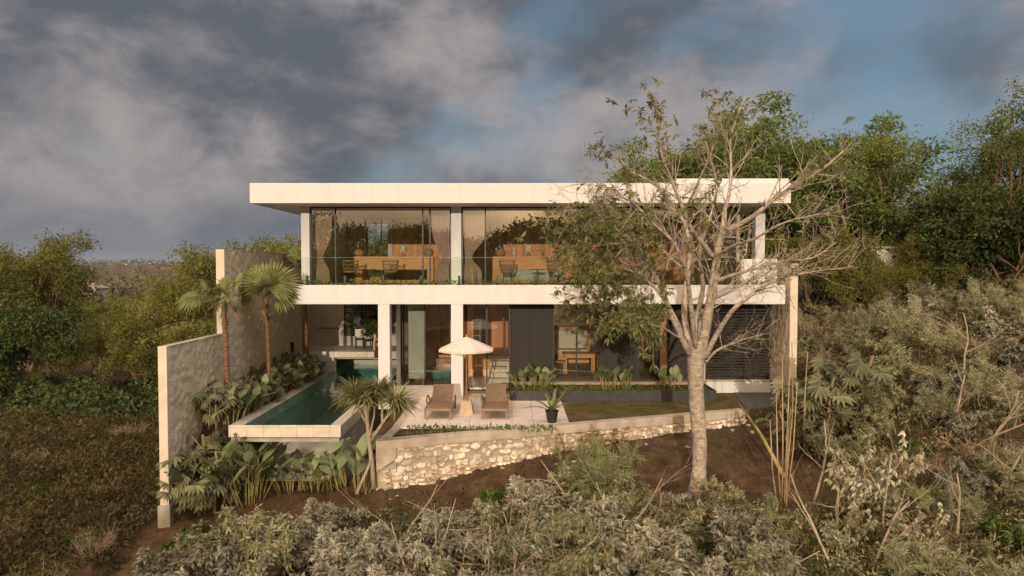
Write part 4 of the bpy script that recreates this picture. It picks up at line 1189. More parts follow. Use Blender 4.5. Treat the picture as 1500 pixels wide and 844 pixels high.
def broad_plant(seed, stems, H, L, W, rad, label=None, group=None, name='broadleaf_plant'):
    """clump of upright stalks, each carrying one paddle-shaped leaf"""
    rng = np.random.default_rng(seed)
    t = empty(name, (0, 0, 0), 0, label, 'plant', group)
    s = MB(); l = MB()
    for i in range(stems):
        a = rng.random() * 6.28; q = rad * math.sqrt(rng.random())
        p = np.array([math.cos(a) * q, math.sin(a) * q, -0.1])
        out = np.array([math.cos(a), math.sin(a), 0]) * rng.uniform(0.05, 0.45) * (0.4 + q / rad)
        h = H * rng.uniform(0.5, 1.05)
        pts, d = wander(rng, p, unit(out + (0, 0, 1)), h + 0.1, 4, 0.05, 0.05)
        s.tube(pts, np.linspace(0.016, 0.009, 5), 5, cap=False)
        az = (a + rng.normal(0, 0.8)) if rng.random() < 0.35 else -PI / 2 + rng.normal(0, 1.0)
        ld = unit((math.cos(az) * 0.7, math.sin(az) * 0.7, rng.uniform(0.35, 1.5)))
        big_leaf(l, rng, pts[-1], ld, L * rng.uniform(0.7, 1.15), W * rng.uniform(0.8, 1.15), rng.uniform(0.15, 0.75))
    s.build('stalks', M['stem'], t); l.build('foliage', M['l_big'], t, smooth=True)
    return t


def fan(m, rng, c, axis, up, R, n=22, span=2.5, droop=0.25, pleat=0.05, join=0.45):
    """fan-palm blade: pleated segments joined near the middle, free pointed ends"""
    axis = unit(axis); up = unit(up - np.dot(up, axis) * axis); nor = np.cross(axis, up)
    # axis: normal of the blade; up: its middle line
    V = []; F = []
    for k in range(n):
        th0 = -span + 2 * span * k / n; th1 = -span + 2 * span * (k + 1) / n; thm = (th0 + th1) / 2
        Rk = R * rng.uniform(0.88, 1.05) * (1 - 0.25 * (abs(thm) / span) ** 2)
        e = lambda th: up * math.cos(th) + nor * math.sin(th)
        b = len(V)
        pj = Rk * join
        tip = c + e(thm) * Rk * 0.97 - np.array([0, 0, 1]) * droop * Rk * rng.uniform(0.3, 1.2) + axis * rng.normal(0, 0.03) * Rk
        V += [c, c + e(th0) * pj, c + e(thm) * pj + axis * pleat * pj * 2, c + e(th1) * pj,
              c + e(th0 * 0.8 + thm * 0.2) * Rk * 0.72 - np.array([0, 0, droop * Rk * 0.2]), c + e(th1 * 0.8 + thm * 0.2) * Rk * 0.72 - np.array([0, 0, droop * Rk * 0.2]), tip]
        F += [(b, b + 1, b + 2), (b, b + 2, b + 3), (b + 1, b + 4, b + 2), (b + 2, b + 5, b + 3), (b + 4, b + 6, b + 2), (b + 2, b + 6, b + 5)]
    m.add(np.array([np.asarray(v) for v in V]), F)


def fan_palm_shrub(seed, H, stems, fr, label=None, group=None):
    rng = np.random.default_rng(seed)
    t = empty('fan_palm_shrub', (0, 0, 0), 0, label, 'plant', group); s = MB(); l = MB(); dd_ = MB()
    for i in range(stems):
        a = rng.random() * 6.28; q = rng.random() * 0.28
        h = H * rng.uniform(0.45, 1.0)
        pts, d = wander(rng, (math.cos(a) * q, math.sin(a) * q, -0.1), (rng.normal(0, 0.12), rng.normal(0, 0.12), 1), h, 4, 0.05, 0.03)
        s.tube(pts, 0.018, 5, cap=False)
        for k in range(rng.integers(6, 10)):
            az = rng.random() * 6.28; el = rng.uniform(-0.1, 1.0)
            pd_ = unit((math.cos(az), math.sin(az), el)); f = rng.uniform(0.6, 1.0)
            base = pts[int(f * 4)]; c = base + pd_ * rng.uniform(0.22, 0.42)
            s.tube([base, c], 0.006, 4, cap=False)
            ax = unit(np.array([0, 0, 1.0]) * (1.1 - 0.4 * el) + pd_ * (-0.35) + rng.normal(0, 0.3, 3) + np.array([0, -0.45, 0]))
            fan(l, rng, c, ax, pd_ - np.array([0, 0, 0.35]), fr * rng.uniform(0.75, 1.15), 9, 1.75, 0.35, 0.04, 0.30)
    s.build('stalks', M['drytwig'], t); l.build('foliage', M['l_lady'], t)
    return t


def strap_rosette(m, rng, c, d, n, L, W):
    for k in range(n):
        az = rng.random() * 6.28; el = rng.uniform(-0.25, 1.3)
        v = unit(np.array([math.cos(az), math.sin(az), el]) + np.asarray(d) * 0.5)
        m.strap(c, v, L * rng.uniform(0.65, 1.1), W, rng.uniform(0.6, 1.9), 5, cup=0.25)


# shrubs -------------------------------------------------------------
def shrub(seed, H, R, kind, stems=9, label=None, group=None, name='shrub'):
    """woody shrub: stems fanning from the base, side twigs, leaves by kind"""
    rng = np.random.default_rng(seed)
    t = empty(name, (0, 0, 0), 0, label, 'shrub', group)
    s = MB(); l = MB()
    mat = {'dust': 'l_dust', 'dustgreen': 'l_dust2', 'needle': 'l_needle', 'droop': 'l_droop', 'bare': 'l_dust2', 'green': 'l_green', 'feather': 'l_feather'}[kind]
    for i in range(stems):
        a = 2 * PI * (i + rng.random()) / stems; o = rng.uniform(0.1, 1.0) ** 0.7 * R / H
        h = H * rng.uniform(0.6, 1.05) * (1.05 - 0.35 * o)
        q = 0.12 * R
        pts, d = wander(rng, (math.cos(a) * q, math.sin(a) * q, -0.15), (math.cos(a) * o * 0.9, math.sin(a) * o * 0.9, 1), h * math.sqrt(1 + o * o * .6), 6, 0.10, 0.03)
        s.tube(pts, np.linspace(0.020, 0.006, 7), 4, cap=False)
        nt = {'dust': 14, 'dustgreen': 13, 'needle': 12, 'droop': 9, 'bare': 10, 'green': 8, 'feather': 16}[kind]
        for k in range(nt):
            f = rng.uniform(0.25, 1.0) * 6; b = min(int(f), 5); p = pts[b] + (pts[b + 1] - pts[b]) * (f - b)
            dd = unit(rng.normal(0, 0.7, 3) + np.array([0, 0, 0.6]) + (pts[b + 1] - pts[b]) * 2)
            TL = rng.uniform(0.15, 0.42) * H * 0.45
            tp, td = wander(rng, p, dd, TL, 3, 0.18, 0.02)
            s.tube(tp, np.linspace(0.007, 0.003, 4), 3, cap=False)
            if kind in ('dust', 'dustgreen', 'green'):
                for q_ in (1, 2, 3, 3, 2):
                    n = rng.integers(6, 10); Lf = rng.uniform(0.08, 0.15)
                    whorl(l, rng, tp[q_] + rng.normal(0, 0.035, 3), td + rng.normal(0, 0.4, 3), n, Lf, 0.42 if kind != 'dustgreen' else 0.3, 0.45)
                    # lobes that make the leaf look cut
                    whorl(l, rng, tp[q_] + td * 0.03, td + rng.normal(0, 0.5, 3), 4, Lf * 0.6, 0.4, 0.3)
            elif kind in ('needle', 'feather'):
                nn = 26 if kind == 'needle' else 34
                ff = rng.random(nn); P = np.array([tp[0] + (tp[3] - tp[0]) * x for x in ff]) + rng.normal(0, 0.01, (nn, 3))
                D = td * (0.9 if kind == 'needle' else 1.6) + rnd_dirs(rng, nn, 0.2)
                LL = rng.uniform(0.08, 0.16, nn) * (1.0 if kind == 'needle' else 1.5)
                l.leaves(P, D, LL, LL * (0.13 if kind == 'needle' else 0.055), rnd_dirs(rng, nn))
            elif kind == 'droop':
                nn = 11
                ff = rng.random(nn); P = np.array([tp[0] + (tp[3] - tp[0]) * x for x in ff])
                D = td * 0.2 + rnd_dirs(rng, nn) * 0.55; D[:, 2] -= 0.75
                LL = rng.uniform(0.10, 0.17, nn); l.leaves(P, D, LL, LL * 0.45, rnd_dirs(rng, nn) + np.array([0, -1.0, 0.4]), 0.05)
            elif kind == 'bare':
                for q_ in range(4):
                    e, _ = wander(rng, tp[rng.integers(0, 4)], td + rng.normal(0, 0.7, 3), rng.uniform(0.12, 0.35), 2, 0.2)
                    s.tube(e, 0.003, 3, cap=False)
                if rng.random() < 0.5: whorl(l, rng, tp[3], td, 4, 0.07, 0.35)
    s.build('stems', M['twig' if kind in ('needle', 'feather') else 'drytwig'], t); l.build('foliage', M[mat], t)
    return t


# ------------------------------------------------------------------ the bare-branched tree in front of the villa
def hero_tree():
    rng = np.random.default_rng(42)
    base = at(1022, 715, -5.75); base.z = gz(base.x, base.y)
    t = empty('broad_tree', tuple(base), 0, 'tall pale-barked tree with bare spreading branches in front of the villa', 'tree')
    B0 = np.array(tuple(base)); m = MB(); tips = []; lv = MB()
    YT = -5.75

    def path(pts): return [np.array(tuple(at(x, y, YT + dy))) - B0 for x, y, dy in pts]

    def smooth(P, k=3):
        P = np.array(P); n = len(P); tt = np.linspace(0, n - 1, (n - 1) * k + 1); out = []
        for x in tt:
            i = min(int(x), n - 2); f = x - i
            p0, p1, p2, p3 = P[max(i - 1, 0)], P[i], P[i + 1], P[min(i + 2, n - 1)]
            out.append(0.5 * (2 * p1 + (p2 - p0) * f + (2 * p0 - 5 * p1 + 4 * p2 - p3) * f * f + (3 * p1 - p0 - 3 * p2 + p3) * f ** 3))
        return out
    # trunk
    tr = smooth(path([(1023, 716, 0), (1024, 690, 0), (1025, 650, 0), (1021, 600, 0), (1019, 560, 0), (1019, 525, 0), (1020, 500, 0)]), 4)
    tr[0] = tr[0] - np.array([0, 0, 0.3])
    rad = np.interp(np.linspace(0, 1, len(tr)), [0, 0.06, 0.2, 0.6, 0.85, 1], [0.30, 0.205, 0.172, 0.18, 0.21, 0.20])
    rad = rad * (1 + rng.normal(0, 0.025, len(rad)))
    m.tube(tr, rad, 14)

    limbs = [  # photo track with depth offset, start radius, end radius
        ([(1024, 530, 0), (1032, 490, 0.05), (1038, 455, 0.0), (1043, 430, -0.1), (1049, 385, -0.1), (1055, 350, -0.1), (1064, 335, -0.2)], .155, .10),
        ([(1062, 337, -0.2), (1085, 328, -0.4), (1110, 312, -0.6), (1140, 287, -0.8), (1175, 266, -1.1), (1205, 248, -1.3), (1236, 221, -1.5)], .085, .018),
        ([(1060, 340, -0.1), (1060, 315, 0.2), (1068, 285, 0.5), (1071, 250, 0.7), (1070, 206, 0.8), (1080, 170, 0.9), (1092, 141, 1.0)], .07, .012),
        ([(1046, 378, -0.1), (1028, 355, -0.4), (1014, 338, -0.6), (1003, 312, -0.8), (984, 265, -1.1), (969, 225, -1.3), (963, 185, -1.5), (960, 145, -1.6)], .075, .014),
        ([(1014, 520, 0), (1003, 470, 0.3), (1004, 430, 0.6), (1010, 380, 0.9), (1004, 330, 1.2), (985, 306, 1.4), (962, 272, 1.5), (915, 246, 1.6), (882, 217, 1.6)], .105, .016),
        ([(1010, 520, -0.1), (985, 465, -0.4), (972, 430, -0.6), (955, 395, -0.9), (938, 365, -1.2), (908, 340, -1.5), (880, 322, -1.7), (842, 308, -1.9)], .085, .012),
        ([(1012, 515, 0.1), (980, 450, 0.9), (958, 420, 1.3), (928, 394, 1.6), (898, 380, 1.8), (870, 372, 1.9), (838, 372, 2.0)], .08, .012),
        ([(1032, 525, 0), (1050, 490, -0.3), (1072, 456, -0.6), (1094, 437, -0.8), (1116, 420, -0.9), (1150, 405, -1.1), (1196, 398, -1.3), (1250, 390, -1.5)], .085, .012),
        ([(1048, 412, -0.1), (1070, 404, 0.4), (1102, 395, 0.8), (1144, 383, 1.2), (1190, 378, 1.6), (1225, 355, 1.9)], .06, .012),
        ([(1034, 530, 0.1), (1048, 515, 0.5), (1066, 506, 0.9), (1090, 497, 1.2), (1116, 490, 1.4)], .05, .010),
        ([(1006, 500, 0), (990, 492, -0.5), (966, 478, -1.0), (945, 482, -1.3), (930, 480, -1.6)], .035, .008),
        ([(1018, 520, 0.1), (1020, 470, 0.8), (1030, 420, 1.4), (1024, 370, 1.9), (1040, 320, 2.4), (1050, 270, 2.8), (1036, 215, 3.0), (1034, 172, 3.1)], .09, .012),
        ([(1020, 515, -0.1), (1012, 450, -0.7), (1006, 405, -1.1), (990, 360, -1.5), (960, 330, -1.8), (930, 300, -2.0), (905, 285, -2.1), (868, 262, -2.1)], .075, .012),
        ([(1050, 375, -0.1), (1075, 360, -0.9), (1105, 350, -1.5), (1140, 330, -2.0), (1178, 318, -2.3), (1215, 312, -2.5)], .05, .010),
        ([(1000, 312, -0.8), (1015, 285, -1.3), (1028, 255, -1.6), (1042, 225, -1.8), (1046, 190, -1.9), (1042, 160, -1.9)], .04, .009),
        ([(1040, 440, 0.0), (1062, 430, 1.0), (1090, 415, 1.7), (1120, 402, 2.2), (1165, 372, 2.6)], .045, .010),
        ([(1008, 400, 0.8), (985, 380, 1.6), (955, 352, 2.2), (925, 330, 2.6), (890, 300, 2.9)], .045, .010),
    ]
    for tk, r0, r1 in limbs:
        P = smooth(path(tk), 3); R = np.linspace(r0 * 0.84, r1 * 0.8, len(P))
        tt = []
        m.tube(P, R * (1 + rng.normal(0, 0.03, len(P))), 8 if r0 > .05 else 6)
        n = len(P); L = sum(np.linalg.norm(P[i + 1] - P[i]) for i in range(n - 1))
        for k in range(int(L * 9.0)):
            f = rng.uniform(0.32, 1.0) * (n - 1); i = min(int(f), n - 2); q = P[i] + (P[i + 1] - P[i]) * (f - i)
            dl = unit(P[i + 1] - P[i]); dd = unit(dl * 0.8 + rng.normal(0, 0.55, 3) + np.array([0, -0.05, 0.15]))
            rr = max(0.006, np.interp(f, range(n), R) * 0.38)
            Lb = rng.uniform(0.35, 1.15); room = 8.35 - base.z - q[2]
            if room < 0.5: dd = unit(dd * np.array([1, 1, 0.25])); Lb *= 0.45
            elif room < 1.3: Lb *= 0.6
            branch(m, rng, q, dd, Lb, min(rr, 0.020), 1 if rng.random() < 0.65 else 2, tips, 0.16, 0.035, 0.85, (2, 4), 5, 0.35, (0.35, 0.6))
    # knots
    m.build('trunk', M['bark'], t, smooth=True)
    # leaves: sprays stay mainly on the left side, with a few on the top
    for p, d in tips:
        w = Vector(p) + base
        rel = np.array([w.x - base.x, w.z])
        left = rel[0] < -1.25
        top = w.z > 6.3
        prob = 0.16 if (left and w.z < 5.6) else (0.025 if (rel[0] < 0.4 and w.z > 5.4 and w.z < 7.2) else (0.03 if top else 0.010))
        if left and w.z < 3.6: prob = 0.35
        if rng.random() > prob: continue
        for k in range(rng.integers(2, 5) if left else 2):
            q = p + rng.normal(0, 0.10, 3)
            whorl(lv, rng, q, d + rng.normal(0, 0.5, 3), rng.integers(5, 8), rng.uniform(0.11, 0.19), 0.36, 0.5)
    # dense drooping masses low on the left
    for x, y, dy, n in ((872, 315, -1.2, 44), (852, 335, 0.3, 34), (895, 285, -0.5, 22), (838, 352, 0.5, 30), (870, 395, 0.6, 56), (900, 420, -0.6, 52), (845, 385, -0.3, 36), (925, 440, -0.2, 30),
                        (880, 440, 0.5, 34), (900, 345, 0.9, 26), (950, 400, 1.3, 20), (900, 462, -0.5, 12), (822, 345, 0.2, 14), (860, 425, -0.5, 30), (935, 185, -1.3, 8), (925, 168, -1.4, 6)):
        c = np.array(tuple(at(x, y, YT + dy))) - B0
        for k in range(n):
            q = c + rng.normal(0, 1, 3) * np.array([0.36, 0.34, 0.22])
            whorl(lv, rng, q, rng.normal(0, 0.6, 3) + np.array([0, 0, 0.5]), rng.integers(5, 8), rng.uniform(0.12, 0.20), 0.36, 0.5)
    lv.build('crown', M['l_hero'], t)


hero_tree()


# ------------------------------------------------------------------ palms beside the pool
def palm(x, y, zb, zc, label, fronds, seed, r=0.085, dead=3):
    rng = np.random.default_rng(seed)
    t = empty('fan_palm', (x, y, zb), 0, label, 'palm tree', 'fan palms along the tall garden wall')
    h = zc - zb; m = MB()
    zz = np.linspace(-0.2, h, 26)
    rr = r * (1.15 - 0.3 * zz / h) * (1 + 0.10 * np.sin(np.arange(26) * 2.6)) ; rr[0] = r * 1.4
    m.tube([(0.03 * math.sin(z * 1.3), 0.02 * math.cos(z), z) for z in zz], rr, 9)
    # old leaf bases
    for k in range(26):
        a = rng.random() * 6.28; z = rng.uniform(h * 0.72, h)
        m.strap((r * .7 * math.cos(a), r * .7 * math.sin(a), z), (math.cos(a) * .5, math.sin(a) * .5, 0.8), rng.uniform(0.10, 0.22), 0.045, 0.8, 2)
    m.build('trunk', M['palmbark'], t, smooth=True)
    top = np.array([0.03 * math.sin(h * 1.3), 0, h])
    for (az, el, pl_, R, droop, ax) in fronds:
        f = MB(); az = math.radians(az); el = math.radians(el)
        d = np.array([math.cos(az) * math.cos(el), math.sin(az) * math.cos(el), math.sin(el)])
        c = top + d * pl_ + np.array([0, 0, -0.05 * pl_])
        f.tube([top, top + d * pl_ * 0.55 + np.array([0, 0, 0.03]), c], [0.016, 0.011, 0.008], 5)
        axis = np.array(ax, float) if ax is not None else unit(np.cross(d, (0, 0, 1)) * 0.1 + np.array([0, 0, 1.0]) - d * d[2] + rng.normal(0, 0.2, 3))
        fan(f, rng, c, axis, d, R, 30, 2.3, droop, 0.06, 0.5)
        f.build('frond', M['l_fan'], t)
    for k in range(dead):
        f = MB(); a = rng.random() * 6.28
        d = unit((math.cos(a) * 0.8, math.sin(a) * 0.8, -0.55)); c = top + d * rng.uniform(0.3, 0.55)
        f.tube([top, top + d * 0.2 + np.array([0, 0, .05]), c], 0.009, 4)
        for q in range(9): f.strap(c, d + rng.normal(0, 0.25, 3) - np.array([0, 0, .5]), rng.uniform(0.22, 0.42), 0.035, 1.2, 3)
        f.build('dead_frond', M['l_brown'], t)
    return t


palm(-8.42, -2.2, -0.05, 3.40, 'fan palm with ragged brown fronds at the front end of the tall wall',
     [(180, 12, 0.75, 0.75, 0.45, (0.0, -0.45, 0.9)), (195, 35, 0.55, 0.5, 0.3, None), (110, 65, 0.35, 0.55, 0.1, (-0.5, -0.8, 0.2)), (10, 48, 0.75, 0.60, 0.1, (-0.8, -0.3, 0.55)), (35, 55, 0.6, 0.5, 0.15, (-0.7, -0.5, 0.4)), (250, 50, 0.3, 0.42, 0.8, None),
      (320, 10, 0.3, 0.42, 0.7, None), (150, 5, 0.35, 0.4, 0.9, None)], 3, 0.082, 8)
palm(-7.92, -0.15, -0.05, 3.22, 'fan palm with a wide round green crown before the stucco wall',
     [(285, 62, 0.62, 1.0, 0.06, (0.15, -0.92, 0.35)), (325, 55, 0.75, 0.95, 0.08, (0.25, -0.85, 0.35)), (200, 64, 0.75, 0.78, 0.1, (-0.3, -0.85, 0.35)), (180, 40, 0.55, 0.70, 0.2, (-0.5, -0.75, 0.4)), (355, 30, 0.5, 0.7, 0.22, (0.2, -0.8, 0.5)),
      (90, 75, 0.6, 0.75, 0.1, (-0.2, -0.9, 0.2)), (60, 45, 0.5, 0.7, 0.2, None)], 5, 0.062, 3)
palm(-8.15, 4.6, -0.05, 4.3, 'fan palm with a dark red-brown trunk at the far end of the pool bed',
     [(a, e, 0.5, 0.6, 0.3, None) for a, e in ((0, 40), (60, 60), (120, 35), (185, 45), (240, 60), (300, 30), (30, 15))], 7, 0.11, 2)

# ------------------------------------------------------------------ screw-pine like tree by the pool corner
def pandanus():
    rng = np.random.default_rng(17)
    b = at(547, 712, -5.35); zb = gz(b.x, b.y)
    t = empty('strap_leaf_tree', (b.x, b.y, zb), 0, 'small tree with long strap leaves on slanting stems by the pool corner', 'tree')
    B0 = np.array([b.x, b.y, zb]); m = MB(); l = MB(); hd = []
    Y = -5.35

    def P(x, y, dy): return np.array(tuple(at(x, y, Y + dy))) - B0
    stems = [([(548, 716, 0), (545, 680, 0), (541, 645, 0.05), (538, 615, 0.1), (534, 592, 0.1)], .062), ([(541, 650, 0.05), (555, 628, -0.05), (566, 612, -0.1), (580, 596, -0.15)], .045),
             ([(522, 724, -0.3), (535, 695, -0.2), (545, 672, 0)], .04), ([(538, 622, 0.1), (526, 600, 0.25), (520, 585, 0.4)], .035), ([(560, 620, -0.1), (560, 598, 0.1), (556, 580, 0.25)], .035), ([(541, 640, 0), (548, 610, 0.3), (550, 585, 0.5)], .03)]
    for tk, r in stems:
        pts = [P(*q) for q in tk]; m.tube(pts, np.linspace(r, r * 0.7, len(pts)), 8); hd.append((pts[-1], unit(pts[-1] - pts[-2])))
    hd.pop(2)
    m.build('trunk', M['twig'], t, smooth=True)
    for p, d in hd:
        strap_rosette(l, rng, p, d, 125, 0.80, 0.055)
        strap_rosette(l, rng, p + rng.normal(0, 0.10, 3) + np.array([0, 0, .08]), d, 75, 0.72, 0.05)
    l.build('crown', M['l_strap'], t)


pandanus()

# ------------------------------------------------------------------ potted plant on the terrace
def potted():
    rng = np.random.default_rng(23)
    t = empty('potted_plant', (1.12, -3.15, 0.0), 0, 'fern-leaved plant in a black pot at the terrace edge', 'potted plant')
    m = MB(); m.lathe([(0.001, 0.0), (0.13, 0.0), (0.175, 0.30), (0.19, 0.30), (0.19, 0.335), (0.165, 0.335), (0.16, 0.28), (0.001, 0.28)], 20); m.build('pot', M['pot'], t, smooth=False)
    l = MB()
    for az, el, L, w, dr in ((180, 0.55, 0.85, 0.15, 0.9), (200, 1.2, 0.65, 0.13, 0.6), (35, 1.25, 0.85, 0.14, 0.25), (70, 1.8, 0.7, 0.12, 0.2), (120, 1.7, 0.6, 0.12, 0.4), (320, 0.9, 0.55, 0.13, 0.7), (260, 1.0, 0.5, 0.13, 0.7),
                             (15, 0.9, 0.5, 0.12, 0.6), (150, 0.9, 0.7, 0.13, 0.8), (290, 1.6, 0.6, 0.12, 0.35), (60, 1.0, 0.55, 0.12, 0.5)):
        a = math.radians(az)
        pts = l.strap((0, 0, 0.29), (math.cos(a), math.sin(a), el), L, w, dr, 12, cup=0.2, shape=lambda x: (0.25 + 0.75 * math.sin(PI * min(1, x * .9 + .08))) * (1 if int(x * 12) % 2 else 0.72))
    l.build('foliage', M['l_fan'], t, smooth=True)


potted()

# ------------------------------------------------------------------ broad-leaved plants
bp = [broad_plant(31, 22, 0.55, 0.42, 0.25, 0.32, 'dense broad-leaved clump in the planter right of the parasol', 'broad-leaved clumps in the black planter'),
      broad_plant(32, 14, 0.55, 0.42, 0.25, 0.28),
      broad_plant(33, 26, 1.4, 0.60, 0.31, 0.42), broad_plant(34, 22, 0.85, 0.52, 0.28, 0.45)]
for o in bp[1:]: tag(o, 'broad-leaved clump', 'plant')
bp[0].location = (0.45, 0.45, 0.27)
dup(bp[0], (1.0, 0.6, 0.27), 2.0, 0.95, label='dense broad-leaved clump in the planter before the dark wall beside the glass')
GP = 'broad-leaved clumps in the black planter'
bp[1].location = (3.15, 0.4, 0.27); tag(bp[1], 'broad-leaved clump in the planter, left of the pair before the dining bench', group=GP)
dup(bp[1], (3.85, 0.55, 0.27), 1.3, 1.0, label='broad-leaved clump in the planter before the second dark wall', group=GP)
dup(bp[1], (5.25, 0.4, 0.27), 2.7, 0.95, label='broad-leaved clump in the planter just left of the tall pale trunk', group=GP)
G2 = 'broad-leaved clumps below the pool rim'
p = at(318, 742, -4.2); bp[2].location = (p.x, -4.25, gz(p.x, -4.25)); tag(bp[2], 'tall broad-leaved clump beside the lower garden wall', group=G2)
first = True
for px, Y, s, lb in ((362, -4.2, 0.95, 'broad-leaved clump under the left corner of the pool rim'), (425, -3.95, 0.8, 'low broad-leaved clump under the middle of the pool rim, left one'),
                     (462, -4.0, 0.95, 'low broad-leaved clump under the middle of the pool rim, centre one'), (500, -4.1, 1.0, 'low broad-leaved clump under the right corner of the pool rim'), (525, -4.6, 1.25, 'broad-leaved clump between pool rim and strap-leaf tree')):
    x = at(px, 700, Y).x
    if first: o = dup(bp[2], (x, Y, gz(x, Y)), 1.9, s, lb, G2); first = False
    else:
        if px == 425: o = bp[3]; o.location = (x, Y, gz(x, Y)); o.scale = (s, s, s); tag(o, lb, group=G2)
        else: dup(bp[3], (x, Y, gz(x, Y)), px * 0.7, s, lb, G2)

# fan-palm shrubs by the garden wall and in the raised bed
fp = [fan_palm_shrub(41, 1.15, 10, 0.23), fan_palm_shrub(42, 0.85, 9, 0.21)]
G3 = 'fan-leaved shrubs between pool and tall wall'
spots = [(-8.25, -4.25, 1.5, 'fan-leaved shrub hanging over the lower garden wall'), (-7.9, -4.15, 1.6, 'tall fan-leaved shrub left of the pool rim corner'), (-8.45, -3.9, 1.6, 'fan-leaved shrub close against the lower wall behind its neighbours'), (-8.3, -3.5, 1.9, 'fan-leaved shrub on the soil slope left of the pool rim'), (-8.35, -3.0, 1.7, 'tall fan-leaved shrub beside the front palm trunk'), (-7.95, -3.9, 1.15, 'fan-leaved shrub tucked under the left corner of the pool rim')]
for i, (x, y, s, lb) in enumerate(spots):
    z = gz(x, y)
    if i == 0: fp[0].location = (x, y, z); fp[0].scale = (s,) * 3; tag(fp[0], lb, group='fan-leaved shrubs by the lower wall')
    else: dup(fp[0], (x, y, z), i * 1.9, (s, s, s * (1.35 if i == 1 else 1.1)), lb, 'fan-leaved shrubs by the lower wall')
rng = np.random.default_rng(8)
for i in range(17):
    y = -2.9 + i * 0.46; x = -8.28 + rng.uniform(-0.2, 0.2); s = rng.uniform(1.05, 1.45)
    lb = 'leafy fan-leaved shrub filling the bed between the pool and the tall stucco wall'
    if i == 0: fp[1].location = (x, y, -0.03); fp[1].scale = (s,) * 3; tag(fp[1], lb, group=G3)
    else: dup(fp[1] if i % 3 else fp[0], (x, y, -0.03), rng.random() * 6, s, lb, G3)
for i in range(8):
    y = -2.9 + i * 1.1; x = -7.98 + rng.uniform(-0.1, 0.1)
    dup(bp[3], (x, y, -0.03), rng.random() * 6, rng.uniform(0.7, 0.95), 'broad-leaved plant edging the long pool rim by the tall wall', 'broad-leaved plants along the pool edge')

# low planting: planter edge, balcony strip, garden strip
def low_cover(name, label, pts, L, mat, n, h, seed, kind='plant', blades=False):
    rng = np.random.default_rng(seed); m = MB()
    for (x, y, z, rx, ry) in pts:
        P = np.stack([x + rng.uniform(-rx, rx, n), y + rng.uniform(-ry, ry, n), z + rng.uniform(0, h, n) ** 1.0], -1)
        D = rnd_dirs(rng, n, 0.9 if not blades else 2.2); LL = rng.uniform(0.6, 1.3, n) * L
        m.leaves(P, D, LL, LL * (0.5 if not blades else 0.12), rnd_dirs(rng, n, 0.5))
    return tag(m.build(name, M[mat]), label, kind='stuff')


low_cover('ground_cover', 'low green ground cover filling the black planter', [(0.1 + 0.22 * k, 0.0 + 0.35 * (k % 2), 0.25, 0.16, 0.2) for k in range(29)], 0.08, 'l_green', 55, 0.16, 51)
low_cover('ground_cover', 'low green plants along the upper balcony edge', [(-6.95 + 0.31 * k, 0.36, Z_SL1 - 0.03, 0.17, 0.1) for k in range(50)], 0.10, 'l_green', 24, 0.17, 52)
low_cover('ground_cover', 'small dark plants in the soil strip before the terrace', [(-2.7 + 0.2 * k, -3.98, -0.04, 0.1, 0.12) for k in range(20)], 0.10, 'l_green', 16, 0.12, 53)
low_cover('grass', 'thin grass in the soil strip behind the wall cap', [(-2.6 + 0.3 * k, -4.4 + 0.07 * k, -0.05, 0.2, 0.25) for k in range(11)], 0.10, 'l_fan', 50, 0.02, 54, blades=True)
low_cover('grass', 'short patchy grass on the lawn', [(2.0 + 0.35 * k, -1.5 + 0.6 * j + 0.06 * k, -0.03, 0.35, 0.5) for k in range(15) for j in range(3) if -1.5 + 0.6 * j + 0.06 * k > -2.8 + (k * .35) * .36 + 0.3], 0.06, 'l_weed', 90, 0.01, 55, blades=True)
# a trailing cactus-like green pot upstairs between the panes
m = MB()
for k in range(9): m.lathe([(0.03, 0.0 + k * 0.06), (0.055, 0.03 + k * 0.06), (0.03, 0.06 + k * 0.06)], 8, c=(px_x(692, 0.95), 0.95, Z_SL1))
tag(m.build('succulent', M['stem'], smooth=True), 'upright yellow-green succulent upstairs behind the railing', 'plant')
# indoor plants
ip = empty('indoor_plant', (-0.35, 5.2, 0.88), 0, 'tall strap-leaved indoor plant by the wooden stairs', 'plant')
m = MB(); strap_rosette(m, np.random.default_rng(4), np.array([0, 0, 1.75]), (0, 0, 1), 30, 0.8, 0.06); m.build('foliage', M['l_strap'], ip)
m = MB(); m.tube([(0, 0, 0), (0.02, 0, 0.9), (0, 0, 1.75)], 0.03, 6); m.build('stem', M['drytwig'], ip)
dk = make_tree(61, 1.75, 0.7, 0.05, 'l_dark', 'oak', depth=2, leaves=16, R=0.22, L=0.12, limbs=4, name='courtyard_tree', label='small dark-leaved tree on the rear pool deck', cat='tree')
dk.location = (-5.75, 6.4, 0.86)

